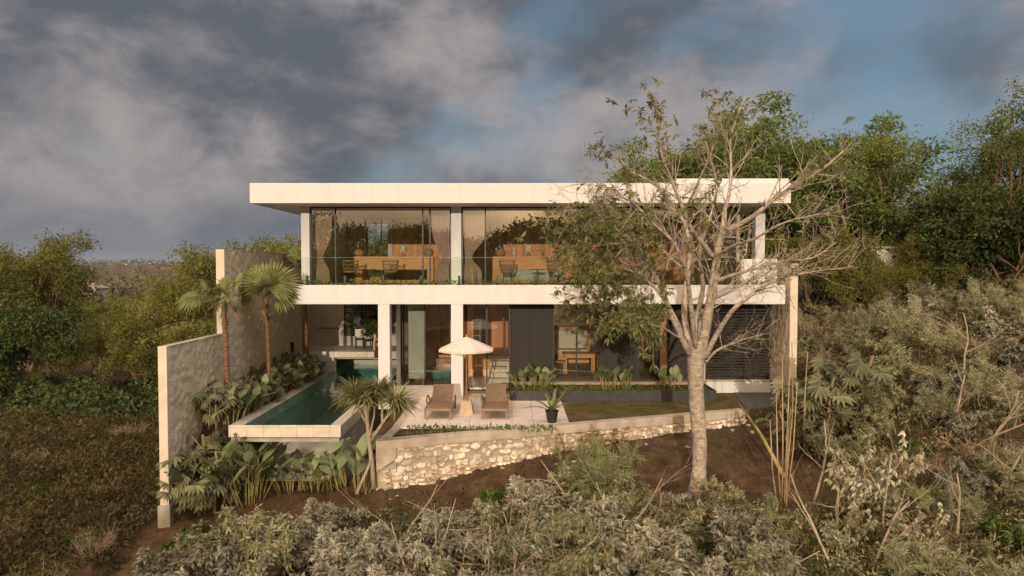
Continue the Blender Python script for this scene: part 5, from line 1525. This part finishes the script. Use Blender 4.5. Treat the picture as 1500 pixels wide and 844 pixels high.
# ------------------------------------------------------------------ undergrowth in front
def scatter_groups():
    rng = np.random.default_rng(77)
    protos = {
        'dust': [shrub(101, 1.25, 0.85, 'dust', 11), shrub(102, 1.0, 0.8, 'dust', 10)],
        'dustgreen': [shrub(103, 1.2, 0.8, 'dustgreen', 10), shrub(104, 0.9, 0.75, 'dustgreen', 10)],
        'needle': [shrub(105, 1.5, 0.95, 'needle', 12), shrub(106, 1.15, 0.85, 'needle', 11)],
        'bare': [shrub(107, 1.3, 0.9, 'bare', 10)],
        'droop': [shrub(108, 2.1, 1.0, 'droop', 12)],
        'feather': [shrub(109, 1.5, 0.75, 'feather', 16)],
        'green': [shrub(110, 0.55, 0.5, 'green', 8)],
    }
    used = set()

    def put(kind, x, y, s, label, group, sz=None, k=None):
        k = rng.integers(0, len(protos[kind])) if k is None else k
        o = protos[kind][k]; z = gz(x, y) - 0.03; a = rng.random() * 6.28
        sc = (s, s, s * (sz or 1))
        if (kind, k) not in used:
            used.add((kind, k)); o.location = (x, y, z); o.rotation_euler = (0, 0, a); o.scale = sc; tag(o, label, group=group)
        else: dup(o, (x, y, z), a, sc, label, group)

    def putpx(kind, px, Y, s, label, group=None, sz=None, k=None):
        put(kind, at(px, 700, Y).x, Y, s, label, group, sz, k)
    # individual shrubs that stand out
    putpx('feather', 880, -6.7, 1.3, 'round feathery grey-green bush rising before the stone retaining wall', 'feathery bushes below the retaining wall', 1.12)
    putpx('feather', 905, -7.4, 1.05, 'lower feathery bush in front of the round feathery bush', 'feathery bushes below the retaining wall', 0.9)
    putpx('droop', 1262, -7.1, 1.15, 'tall shrub with pale drooping leaves right of the dry bamboo stakes', 'shrubs with pale drooping leaves', 1.0)
    putpx('droop', 1230, -8.3, 0.6, 'smaller shrub with pale drooping leaves in front of the tall one', 'shrubs with pale drooping leaves', 1.0)
    putpx('droop', 1330, -8.6, 0.62, 'low shrub with pale drooping leaves right of the tall one', 'shrubs with pale drooping leaves', 1.0)
    putpx('feather', 1375, -8.2, 0.85, 'ball-shaped feathery bush right of the drooping-leaved shrub', 'feathery bushes on the right slope', 0.9)
    putpx('green', 290, -5.7, 1.0, 'fresh green low shrub at the foot of the lower garden wall', 'green shrubs at the wall foot')
    putpx('green', 262, -6.2, 1.1, 'fresh green low shrub left of the wall footing', 'green shrubs at the wall foot')
    putpx('green', 730, -6.5, 1.3, 'bright green shrub below the middle of the stone wall', 'green shrubs below the stone wall', 1.2)
    putpx('green', 750, -6.1, 1.0, 'small bright green shrub touching the stone wall', 'green shrubs below the stone wall', 1.0)
    # thicket below the wall
    G = 'dusty shrubs in the thicket below the retaining wall'; LB = 'dusty grey-green shrub in the thicket below the pool and retaining wall'
    pts = []
    for px in range(255, 1130, 38):
        for Y in (-7.0, -8.2, -9.4, -10.6):
            pts.append((px + rng.uniform(-20, 20), Y + rng.uniform(-0.45, 0.45)))
    for px, Y in pts:
        x = at(px, 700, Y).x
        top = np.interp(px, [255, 330, 420, 540, 600, 700, 760, 840, 990, 1060, 1130], [790, 742, 722, 738, 748, 718, 700, 670, 700, 722, 735])   # skyline of the thicket in the photo
        zt = at(px, top, Y).z; h = zt - gz(x, Y)
        if h < 0.30: continue
        kind = rng.choice(['dust', 'dustgreen', 'bare', 'needle'], p=[0.74, 0.14, 0.08, 0.04] if px < 800 else [0.40, 0.34, 0.15, 0.11])
        h = min(h, 1.65) * rng.uniform(0.72, 1.02)
        base = {'dust': 1.2, 'dustgreen': 1.1, 'bare': 1.25, 'needle': 1.35}[kind]
        s = max(0.6, h / base); s = min(s, 1.2)
        put(kind, x, Y, s, LB, G, (h / base) / s)
    # the slope to the right
    G = 'spiny grey-green shrubs on the right slope'; LB = 'spiny grey-green shrub on the scrubby slope right of the villa'
    n = 0
    Y = -10.6; rowk = 0
    while Y < 11.5:
        big = float(np.interp(Y, [-10, -3, 3, 11], [1.0, 1.12, 1.35, 1.5])); d = Y - CAM.y
        x = 6.9 + (rowk % 2) * 0.5
        xmax = 0.80 * d
        while x < xmax:
            xx = x + rng.uniform(-0.3, 0.3); y = Y + rng.uniform(-0.35, 0.35)
            x += 1.22 * big
            px = 750 + 1000 * xx / d
            if y > -2 and xx < 9.3 + big * 0.6: continue
            if -7.2 < y < -2 and px < 1190: continue
            if 1215 < px < 1305 and y < -7.6: continue
            kind = rng.choice(['needle', 'dustgreen', 'bare', 'dust', 'green'], p=[0.50, 0.18, 0.18, 0.09, 0.05])
            s = rng.uniform(0.8, 1.2) * big
            put(kind, xx, y, s if kind != 'green' else s * 1.5, LB, G, rng.uniform(0.75, 1.0) / big ** 0.35); n += 1
        Y += 1.02 * big; rowk += 1
    for k in range(14):
        px = rng.uniform(-10, 205); Y = rng.uniform(-8.5, 6)
        x = min(at(px, 700, Y).x, -9.8)
        put('bare' if k % 3 else 'green', x, Y, rng.uniform(0.45, 0.85), 'small scraggy bush standing in the dark weedy field', 'scraggy bushes in the field')
    # bits along the wall foot and tree foot
    for px, Y, s, k in ((1050, -6.6, 0.75, 'dustgreen'), (1085, -6.9, 0.7, 'dust'), (1120, -7.2, 0.75, 'dustgreen'), (990, -7.0, 0.7, 'dustgreen'), (1035, -7.3, 0.7, 'dust')):
        putpx(k, px, Y, s, 'small dusty shrub around the foot of the tall pale-barked tree', 'small shrubs around the tree foot')


scatter_groups()

# lady-palm like shrubs behind the bamboo stakes
for i, (px, Y, s) in enumerate(((1180, -2.6, 1.9), (1212, -3.4, 1.8), (1168, -3.6, 1.3), (1235, -2.2, 1.9))):
    x = at(px, 600, Y).x
    dup(fp[0], (x, Y, gz(x, Y)), i * 2.1, s, 'fan-leaved shrub at the foot of the right garden wall behind the stakes', 'fan-leaved shrubs by the right wall')


def stakes():
    rng = np.random.default_rng(5)
    for i, (x0, y0, x1, y1, Y) in enumerate(((1146, 745, 1137, 575, -6.6), (1146, 745, 1146, 520, -6.55), (1148, 745, 1157, 535, -6.6), (1149, 745, 1158, 600, -6.5), (1150, 742, 1168, 560, -6.4), (1178, 640, 1183, 515, -4.0), (1158, 640, 1160, 500, -3.9), (1142, 740, 1128, 615, -6.7), (1151, 742, 1160, 615, -6.65))):
        a = at(x0, y0, Y); b = at(x1, y1, Y + rng.uniform(-0.3, 0.3)); a.z = min(a.z, gz(a.x, a.y)) - 0.05
        m = MB(); mid = (a + b) / 2 + Vector((rng.normal(0, 0.03), 0, 0))
        m.tube([tuple(a), tuple(mid), tuple(b)], [0.021, 0.017, 0.010], 6)
        tag(m.build('bamboo_stake', M['bamboo'], smooth=True), 'dry bamboo stake in the bare bundle right of the tall tree' if Y < -5 else 'thin dry stake standing by the foot of the right garden wall', 'stake', 'dry stakes right of the tall tree')
    # the leaning dead palm stalk
    m = MB(); a = at(1082, 590, -2.4); b = at(1150, 650, -5.0)
    b.z = gz(b.x, b.y) + 0.05
    m.tube([tuple(a), tuple((a + b) / 2 + Vector((0, 0, 0.12))), tuple(b)], [0.02, 0.045, 0.06], 6)
    tag(m.build('fallen_stalk', M['stem'], smooth=True), 'long green-brown stalk leaning down from the end of the wall cap', 'branch')


stakes()


# loose dry branches among the shrubs
def dead_branches():
    rng = np.random.default_rng(15)
    for i in range(26):
        right = i % 2
        px = rng.uniform(1180, 1480) if right else rng.uniform(560, 1120); Y = rng.uniform(-10, -3 if right else -7.5)
        x = at(px, 700, Y).x; z = gz(x, Y); m = MB(); tips = []
        branch(m, rng, np.array([0, 0, 0]), unit((rng.normal(0, 0.6), rng.normal(0, 0.3), 1)), rng.uniform(1.2, 2.3), 0.024 if not right else 0.038, 2, tips, 0.14, 0.02, 0.8, (2, 3), 5)
        o = m.build('dead_branch', M['twig'], smooth=True, loc=(x, Y, z))
        tag(o, 'bare twisting branch sticking out of the scrub on the right slope' if right else 'bare dry branch sticking out of the thicket below the wall', 'branch', 'bare branches in the scrub' if right else 'bare branches in the thicket')


dead_branches()


# loose weeds, leaf litter and the field at the left
def weeds():
    rng = np.random.default_rng(91); m = MB(); nc = 5200
    cx = rng.uniform(-26, -9.1, nc); cy = rng.uniform(-13, 8.5, nc)
    for i in range(nc):
        r = rng.uniform(0.15, 0.42) * (1.7 if rng.random() < 0.14 else 1.0); h = r * rng.uniform(0.6, 1.7) * (0.75 + 0.5 * wob(cx[i], cy[i], 0.8)); h = max(h, 0.08)
        if cx[i] + r > -9.05: continue
        k = int(26 + 40 * r); a = rng.random(k) * 6.28; q = np.sqrt(rng.random(k)) * r
        X = cx[i] + np.cos(a) * q; Y = cy[i] + np.sin(a) * q; Z = ground_z(X, Y) + rng.random(k) ** 0.6 * h * (1.1 - q / r * 0.6)
        L = rng.uniform(0.07, 0.20, k); D = rnd_dirs(rng, k, 0.7)
        m.leaves(np.stack([X, Y, Z], -1), D, L, L * rng.uniform(0.12, 0.55, k), rnd_dirs(rng, k, 0.6))
    tag(m.build('weeds', M['l_weed']), 'dry brown weeds over the dark field left of the garden wall', kind='stuff')
    m = MB(); n = 15000
    X = rng.uniform(-9.2, 12, n); Y = rng.uniform(-12.5, -1.5, n); wy = wall_y(X)
    ok = Y < wy - 0.1; X, Y = X[ok], Y[ok]; n = len(X)
    Z = ground_z(X, Y) + rng.random(n) * 0.10
    L = rng.uniform(0.04, 0.12, n); m.leaves(np.stack([X, Y, Z], -1), rnd_dirs(rng, n, 0.3), L, L * rng.uniform(0.2, 0.6, n), rnd_dirs(rng, n, 1.0))
    tag(m.build('leaf_litter', M['l_weed']), 'dry leaf litter on the brown slope below the wall', kind='stuff')
    # rank grass under the shrubs
    m = MB(); n = 16000
    X = np.concatenate([rng.uniform(-8, 9, n // 2), rng.uniform(7.5, 22, n // 2)]); Y = np.concatenate([rng.uniform(-13, -7.2, n // 2), rng.uniform(-11, 9, n // 2)])
    ok = ~((X < 10.0) & (Y > -2)); X, Y = X[ok], Y[ok]; n = len(X)
    Z = ground_z(X, Y); D = rnd_dirs(rng, n, 1.6); L = rng.uniform(0.15, 0.55, n)
    m.leaves(np.stack([X, Y, Z], -1), D, L, L * 0.05 + 0.006, rnd_dirs(rng, n))
    tag(m.build('rank_grass', M['l_needle']), 'dry rank grass growing between the shrubs', kind='stuff')
    # low scrub between the shrubs, on the slope and in the thicket
    m = MB(); nc = 3300
    right = rng.random(nc) < 0.60
    cx = np.where(right, rng.uniform(7.0, 24, nc), rng.uniform(-7.5, 7.5, nc)); cy = np.where(right, rng.uniform(-12.5, 11, nc), rng.uniform(-12.5, -6.6, nc))
    for i in range(nc):
        if right[i] and (cx[i] < 9.8 and cy[i] > -2.2): continue
        if right[i] and cx[i] < 7.9 and cy[i] > -7: continue
        r = rng.uniform(0.18, 0.5); h = r * rng.uniform(0.8, 1.7)
        k = int(40 + 50 * r); a = rng.random(k) * 6.28; q = np.sqrt(rng.random(k)) * r
        X = cx[i] + np.cos(a) * q; Y = cy[i] + np.sin(a) * q; Z = ground_z(X, Y) + rng.random(k) ** 0.6 * h * (1.1 - q / r * 0.6)
        thin = rng.random() < 0.5
        L = rng.uniform(0.06, 0.17, k) * (1.3 if thin else 0.9); D = rnd_dirs(rng, k, 0.9 if thin else 0.3)
        m.mi = int(rng.integers(0, 3))
        m.leaves(np.stack([X, Y, Z], -1), D, L, L * (rng.uniform(0.06, 0.14, k) if thin else rng.uniform(0.3, 0.5, k)), rnd_dirs(rng, k, 0.6))
    tag(m.build('scrub', [M['l_weed'], M['l_cover'], M['l_dust2']]), 'low mixed scrub filling the ground between the shrubs', kind='stuff')
    # dark creeper hedge across the back of the field
    m = MB(); n = 16000
    X = rng.uniform(-30, -9.3, n); Y = 7.5 + rng.uniform(0, 7, n)
    h = 0.75 + 0.4 * wob(X, Y, 0.9, 2) + 0.3 * wob(X, Y, 2.2, 7)
    h = h * np.clip((Y - 7.2) / 1.2, 0.25, 1)
    Z = ground_z(X, Y) + h * rng.random(n) ** 0.45
    L = rng.uniform(0.14, 0.34, n); m.leaves(np.stack([X, Y, Z], -1), rnd_dirs(rng, n), L, L * 0.6, rnd_dirs(rng, n, 0.7) + np.array([0, -0.4, 0]))
    tag(m.build('creeper', M['l_cover']), 'dark green creeper sprawling across the back of the field', kind='stuff')


weeds()


def loose_stones():
    rng = np.random.default_rng(63)
    for i in range(16):
        t = rng.random(); c = A + AL * (t * LEN) + NR * abs(rng.normal(0.25, 0.5)); c = c + NR * 0.15
        x, y = c.x, c.y; r = rng.uniform(0.025, 0.06); m = MB()
        V = rnd_dirs(rng, 1)[0]
        pr = [(0.001, -0.6), (0.75, -0.45), (1.0, 0.0), (0.7, 0.5), (0.001, 0.62)]
        m.lathe([(p * r * (1.25 if 0 < k < 4 else 1), q * r) for k, (p, q) in enumerate(pr)], 7)
        v = m.v[0]; v += rng.normal(0, r * 0.13, v.shape); v[:, 0] *= rng.uniform(0.8, 1.5)
        o = m.build('loose_stone', M['mortar'], loc=(x, y, gz(x, y) + r * 0.25)); o.rotation_euler = (0, 0, rng.random() * 6)
        tag(o, 'loose tan stone lying on the brown soil at the foot of the retaining wall', 'stone', 'loose stones below the retaining wall')


loose_stones()

# ------------------------------------------------------------------ trees around
T = {}
T['a'] = make_tree(201, 7.5, 2.0, 0.16, 'l_tree', 'brownbark', depth=3, leaves=30, R=0.46, L=0.14, W=0.42, limbs=6, name='field_tree')
T['b'] = make_tree(202, 6.0, 1.4, 0.14, 'l_tree', 'brownbark', depth=3, leaves=30, R=0.44, L=0.14, W=0.42, limbs=6, name='field_tree')
T['c'] = make_tree(203, 5.0, 0.9, 0.13, 'l_tree', 'brownbark', depth=3, leaves=30, R=0.42, L=0.14, W=0.45, limbs=7, name='field_tree', spread=1.1)
T['d'] = make_tree(204, 4.2, 0.7, 0.12, 'l_dark', 'brownbark', depth=3, leaves=30, R=0.44, L=0.17, W=0.55, limbs=7, name='dark_tree', spread=1.0)
T['e'] = make_tree(205, 8.5, 2.6, 0.20, 'l_tree2', 'brownbark', depth=3, leaves=34, R=0.5, L=0.14, W=0.42, limbs=6, lean=(0.35, 0), name='slope_tree')
T['f'] = make_tree(206, 6.8, 2.2, 0.20, 'l_spread', 'bark', depth=3, leaves=34, R=0.48, L=0.18, W=0.36, limbs=8, spread=1.2, name='spreading_tree', flat=0.5)
placed = set()


def plant(k, x, y, s, rz, label, group=None, z=None, sz=1.0):
    z = gz(x, y) - 0.1 if z is None else z
    sc = (s, s, s * sz)
    if k not in placed:
        placed.add(k); o = T[k]; o.location = (x, y, z); o.rotation_euler = (0, 0, rz); o.scale = sc; tag(o, label, 'tree', group)
    else: o = dup(T[k], (x, y, z), rz, sc, label, group)
    return o


def ptree(k, px, pytop, Y, rz, label, group=None, H=None):
    """tree whose crown top reaches photo height pytop"""
    x = at(px, 400, Y).x; z = gz(x, Y); zt = at(px, pytop, Y).z
    H0 = {'a': 7.5, 'b': 6.0, 'c': 5.0, 'd': 4.2, 'e': 8.5, 'f': 6.8}[k]
    s = (zt - z) / H0; return plant(k, x, Y, s, rz, label, group)


GL = 'trees at the back of the field'
ptree('a', 42, 326, 17, 0.3, 'tall olive-green tree at the left edge behind the dark field', GL)
ptree('a', 82, 385, 22, 2.0, 'lower olive-green tree right of the tallest field tree', GL)
ptree('b', -40, 350, 15, 1.0, 'olive-green tree cut off by the left edge of the picture', GL)
ptree('d', 35, 458, 12.5, 0.0, 'round dark green tree before the tall olive tree on the field edge', 'dark round trees')
ptree('b', 95, 490, 13.0, 4.0, 'small yellow-green tree right of the round dark tree', GL)
ptree('a', 296, 380, 17, 1.1, 'olive-green tree just left of the tall garden wall end', GL)
ptree('b', 245, 432, 15, 2.4, 'yellow-green tree behind the front garden wall', GL)
ptree('c', 205, 455, 13, 0.8, 'low green tree left of the front garden wall', GL)
ptree('b', 165, 450, 19, 5.0, 'yellow-green tree below the tan roofed pavilion', GL)
ptree('c', 135, 478, 21, 1.0, 'bushy green tree before the tan roofed pavilion', GL)
ptree('c', 290, 455, 13, 3.3, 'low green tree against the outer side of the tall garden wall', GL)
ptree('a', 370, 330, 16, 0.9, 'olive-green tree rising above the tall garden wall', GL)
ptree('b', 425, 350, 18, 2.9, 'small olive-green tree between wall and villa', GL)
ptree('b', 330, 385, 20, 1.5, 'olive-green tree peeping past the wall end', GL)
rng = np.random.default_rng(19)
GM = 'trees in the valley left of the villa'
for i in range(46):
    Y = rng.uniform(22, 120); px = rng.uniform(-60, 440)
    top = np.interp(px, [-60, 60, 110, 245, 320, 440], [390, 400, 436, 430, 405, 390]) + rng.uniform(0, 28)
    k = rng.choice(['a', 'b', 'c', 'c']); x = at(px, 400, Y).x
    if at(px, top, Y).z - gz(x, Y) < 2.2: continue
    ptree(k, px, top, Y, rng.random() * 6, 'olive-green tree among many in the valley behind the field', GM)
# right side
GR = 'trees on top of the right slope'
ptree('c', 1292, 378, 7.3, 4.4, 'low green bush-like tree just below the white house on the slope', GR)
ptree('f', 1085, 178, 12.5, 0.4, 'spreading tree with drooping leaf clusters rising behind the villa roof', 'spreading trees behind the villa')
ptree('f', 1215, 180, 10.5, 2.2, 'spreading leafy tree at the right rear corner of the villa', 'spreading trees behind the villa')
ptree('f', 1000, 205, 15.5, 4.1, 'lower spreading tree behind the middle of the villa roof', 'spreading trees behind the villa')
ptree('f', 1150, 180, 12.6, 5.3, 'spreading leafy tree right of the middle of the roof, in front of its neighbours', 'spreading trees behind the villa')
ptree('f', 1035, 190, 12.8, 3.0, 'spreading leafy tree behind the bare crown at the back of the roof', 'spreading trees behind the villa')
ptree('e', 1258, 172, 9.0, 0.3, 'tall green tree with a leaning brown trunk on the slope', GR)
ptree('e', 1492, 150, 8.5, 2.0, 'tallest dense tree at the right edge of the slope', GR)
ptree('e', 1565, 165, 11, 4.0, 'dense tree cut off by the right edge of the picture', GR)
ptree('c', 1448, 250, 11, 1.0, 'bushy green tree left of the tallest one on the slope', GR)
ptree('d', 1412, 295, 7.0, 1.2, 'dark glossy-leaved tree under the tallest slope tree', 'dark round trees')
ptree('d', 1470, 290, 6.0, 3.2, 'dark glossy-leaved tree at the right edge of the slope', 'dark round trees')
ptree('d', 1362, 335, 10.5, 5.0, 'small dark tree right of the white house on the slope', 'dark round trees')
ptree('c', 1190, 330, 8.5, 2.0, 'low green tree against the outer side of the right wall', GR)
ptree('c', 1225, 365, 17.5, 4.0, 'low green tree left of the white house on the slope', GR)
ptree('c', 1238, 350, 7.4, 2.6, 'small green tree hiding the left part of the white house on the slope', GR)
ptree('c', 1352, 345, 7.2, 0.6, 'small green tree at the right corner of the white house on the slope', GR)
ptree('b', 1335, 330, 24, 4.0, 'olive-green tree behind the white house on the slope', GR)
ptree('b', 1420, 260, 22, 1.0, 'olive-green tree behind the dark glossy tree', GR)
for i in range(22):
    Y = rng.uniform(24, 60); px = rng.uniform(1130, 1560)
    ptree(rng.choice(['a', 'b', 'c']), px, rng.uniform(335, 378), Y, rng.random() * 6, 'green tree in the background beyond the right slope', 'trees beyond the right slope')
# trees behind the rear openings
for i, px in enumerate((480, 530, 560, 900, 1080)):
    ptree('c', px, 400 if px == 480 else 332 if px < 600 else 395, 16 + i, i * 1.4, 'green tree standing close behind the villa', 'trees behind the villa')


# ------------------------------------------------------------------ far woods, roofs on the ridge, woods behind the viewer
def far_woods():
    rng = np.random.default_rng(7); m = MB(); n = 5200
    R = rng.uniform(130, 1500, n) ; ang = rng.uniform(-0.80, 0.75, n)
    R = np.exp(rng.uniform(np.log(125), np.log(1550), n))
    X = np.sin(ang) * R; Y = CAM.y + np.cos(ang) * R; Z = ground_z(X, Y)
    for i in range(n):
        s = rng.uniform(2.0, 4.2) * (1 + R[i] / 1800)
        k = 16 if R[i] < 400 else 9
        P = rng.normal(size=(k, 3)) * np.array([s, s, s * 0.75]) * 0.55 + np.array([X[i], Y[i], Z[i] + s * 0.75])
        L = rng.uniform(0.6, 1.3, k) * s * 0.62
        m.leaves(P, rnd_dirs(rng, k), L, L * 0.8, rnd_dirs(rng, k, 0.5))
    tag(m.build('far_woods', M['l_far']), 'scrubby far woods covering the valley and the ridge', kind='stuff')
    m = MB()
    for i in range(1500):
        x = rng.uniform(-150, 150); y = -116 + rng.normal(0, 6); s = rng.uniform(1.0, 2.2)
        z = gz(x, y) + rng.uniform(0, 1) ** 0.8 * (3.6 + 1.5 * math.sin(x * 0.13) + 1.1 * math.sin(x * 0.31 + 1))
        k = 60
        P = rng.normal(size=(k, 3)) * s * 0.5 + np.array([x, y, z]); L = rng.uniform(0.6, 1.3, k) * 0.62
        m.leaves(P, rnd_dirs(rng, k), L, L * 0.7, rnd_dirs(rng, k, 0.5))
    for i in range(330):
        x = rng.uniform(-75, -12.5); y = -62 + rng.normal(0, 5); s = rng.uniform(1.4, 2.4); z = -3 + rng.uniform(0, 1) * 10.0
        k = 80
        P = rng.normal(size=(k, 3)) * s * 0.55 + np.array([x, y, z]); L = rng.uniform(0.6, 1.3, k) * 0.6
        m.leaves(P, rnd_dirs(rng, k), L, L * 0.7, rnd_dirs(rng, k, 0.5))
    tag(m.build('woods', M['l_tree']), 'belt of trees along the near side of the field', kind='stuff')


far_woods()


def far_house(px, py, Y, W, H, roof, label, D=None, flat=False, hip=True):
    p = at(px, py, Y); D = D or W * 0.7
    t = empty('far_house', (p.x, p.y, p.z), 0, label, 'house', 'far houses in the valley' if Y > 60 else None)
    m = MB(); m.box(-W / 2, W / 2, -D / 2, D / 2, -6, H); m.build('wall', M['farwall'], t)
    m = MB(); o = W * 0.08
    if flat: m.box(-W / 2 - o, W / 2 + o, -D / 2 - o, D / 2 + o, H + 0.01, H + 0.25)
    else:
        h = H * 0.7
        V = [(-W / 2 - o, -D / 2 - o, H), (W / 2 + o, -D / 2 - o, H), (W / 2 + o, D / 2 + o, H), (-W / 2 - o, D / 2 + o, H), (-W * 0.18, 0, H + h), (W * 0.18, 0, H + h)]
        m.add(V, [(0, 3, 2, 1), (0, 1, 5, 4), (2, 3, 4, 5), (1, 2, 5), (3, 0, 4)])
    m.build('roof', M[roof], t)
    for k in (-0.28, 0.05, 0.3):
        m = MB(); m.box(k * W - W * 0.06, k * W + W * 0.06, -D / 2 - 0.03, -D / 2 + 0.02, H * 0.3, H * 0.8); m.build('window', M['black'], t)
    return t


far_house(131, 432, 215, 9, 2.4, 'tan_roof', 'low pavilion with a tan hipped roof among the valley trees')
far_house(219, 401, 800, 7, 4.0, 'red_roof', 'small orange-roofed house on the far hillside, left of the pair')
far_house(236, 399, 830, 12, 3.6, 'red_roof', 'wide orange-roofed house on the far hillside')
far_house(186, 390, 1150, 9, 4, 'farwall', 'tiny white building on the skyline left of the orange roofs', flat=True)
far_house(221, 391, 1000, 6, 5, 'farwall', 'tiny white building above the orange roofs', flat=True)
far_house(258, 390, 1100, 22, 4, 'tan_roof', 'long pale building on the ridge right of the orange roofs', flat=True)
# the neighbour on the slope
SL = 0.62
nh = empty('neighbour_house', tuple(at(1298, 388, 8.3)), 0, 'small white flat-roofed house half hidden by trees on the slope', 'house')
nh.scale = (SL, SL, SL)
boxpart('wall', M['white'], nh, (-1.1, 1.15, 0, 3, -4, 1.15), bevel=0.01)
boxpart('roof', M['concrete'], nh, -1.25, 1.3, -0.25, 3.2, 1.155, 1.32, bevel=0.01)
boxpart('window', M['black'], nh, 0.45, 0.75, -0.03, 0.02, 0.45, 0.65)
boxpart('door', M['interior'], nh, -0.22, 0.18, -0.025, 0.02, -0.6, 0.75)
sh_ = empty('shed', tuple(at(1362, 397, 8.3)), 0, 'pale shed seen through the gap under the dark glossy tree', 'shed')
boxpart('wall', M['farwall'], sh_, -1.0, 1.0, 0, 2, -3.5, 0.9)
boxpart('roof', M['tan_roof'], sh_, -1.15, 1.15, -0.15, 2.15, 0.903, 1.0)


# ------------------------------------------------------------------ the air: thin warm-grey haze round everything
def haze():
    m, nt, N, Lk = nodes('thin_haze')
    out = N('ShaderNodeOutputMaterial'); v = N('ShaderNodeVolumePrincipled')
    v.inputs['Color'].default_value = (0.78, 0.85, 0.95, 1); v.inputs['Density'].default_value = 0.00015; v.inputs['Anisotropy'].default_value = 0.2
    Lk(v.outputs[0], out.inputs['Volume'])
    b = MB(); b.box(-3100, 3100, -3100, 3100, -28, 48)
    tag(b.build('haze', m), 'thin haze over the valley', kind='stuff')


haze()
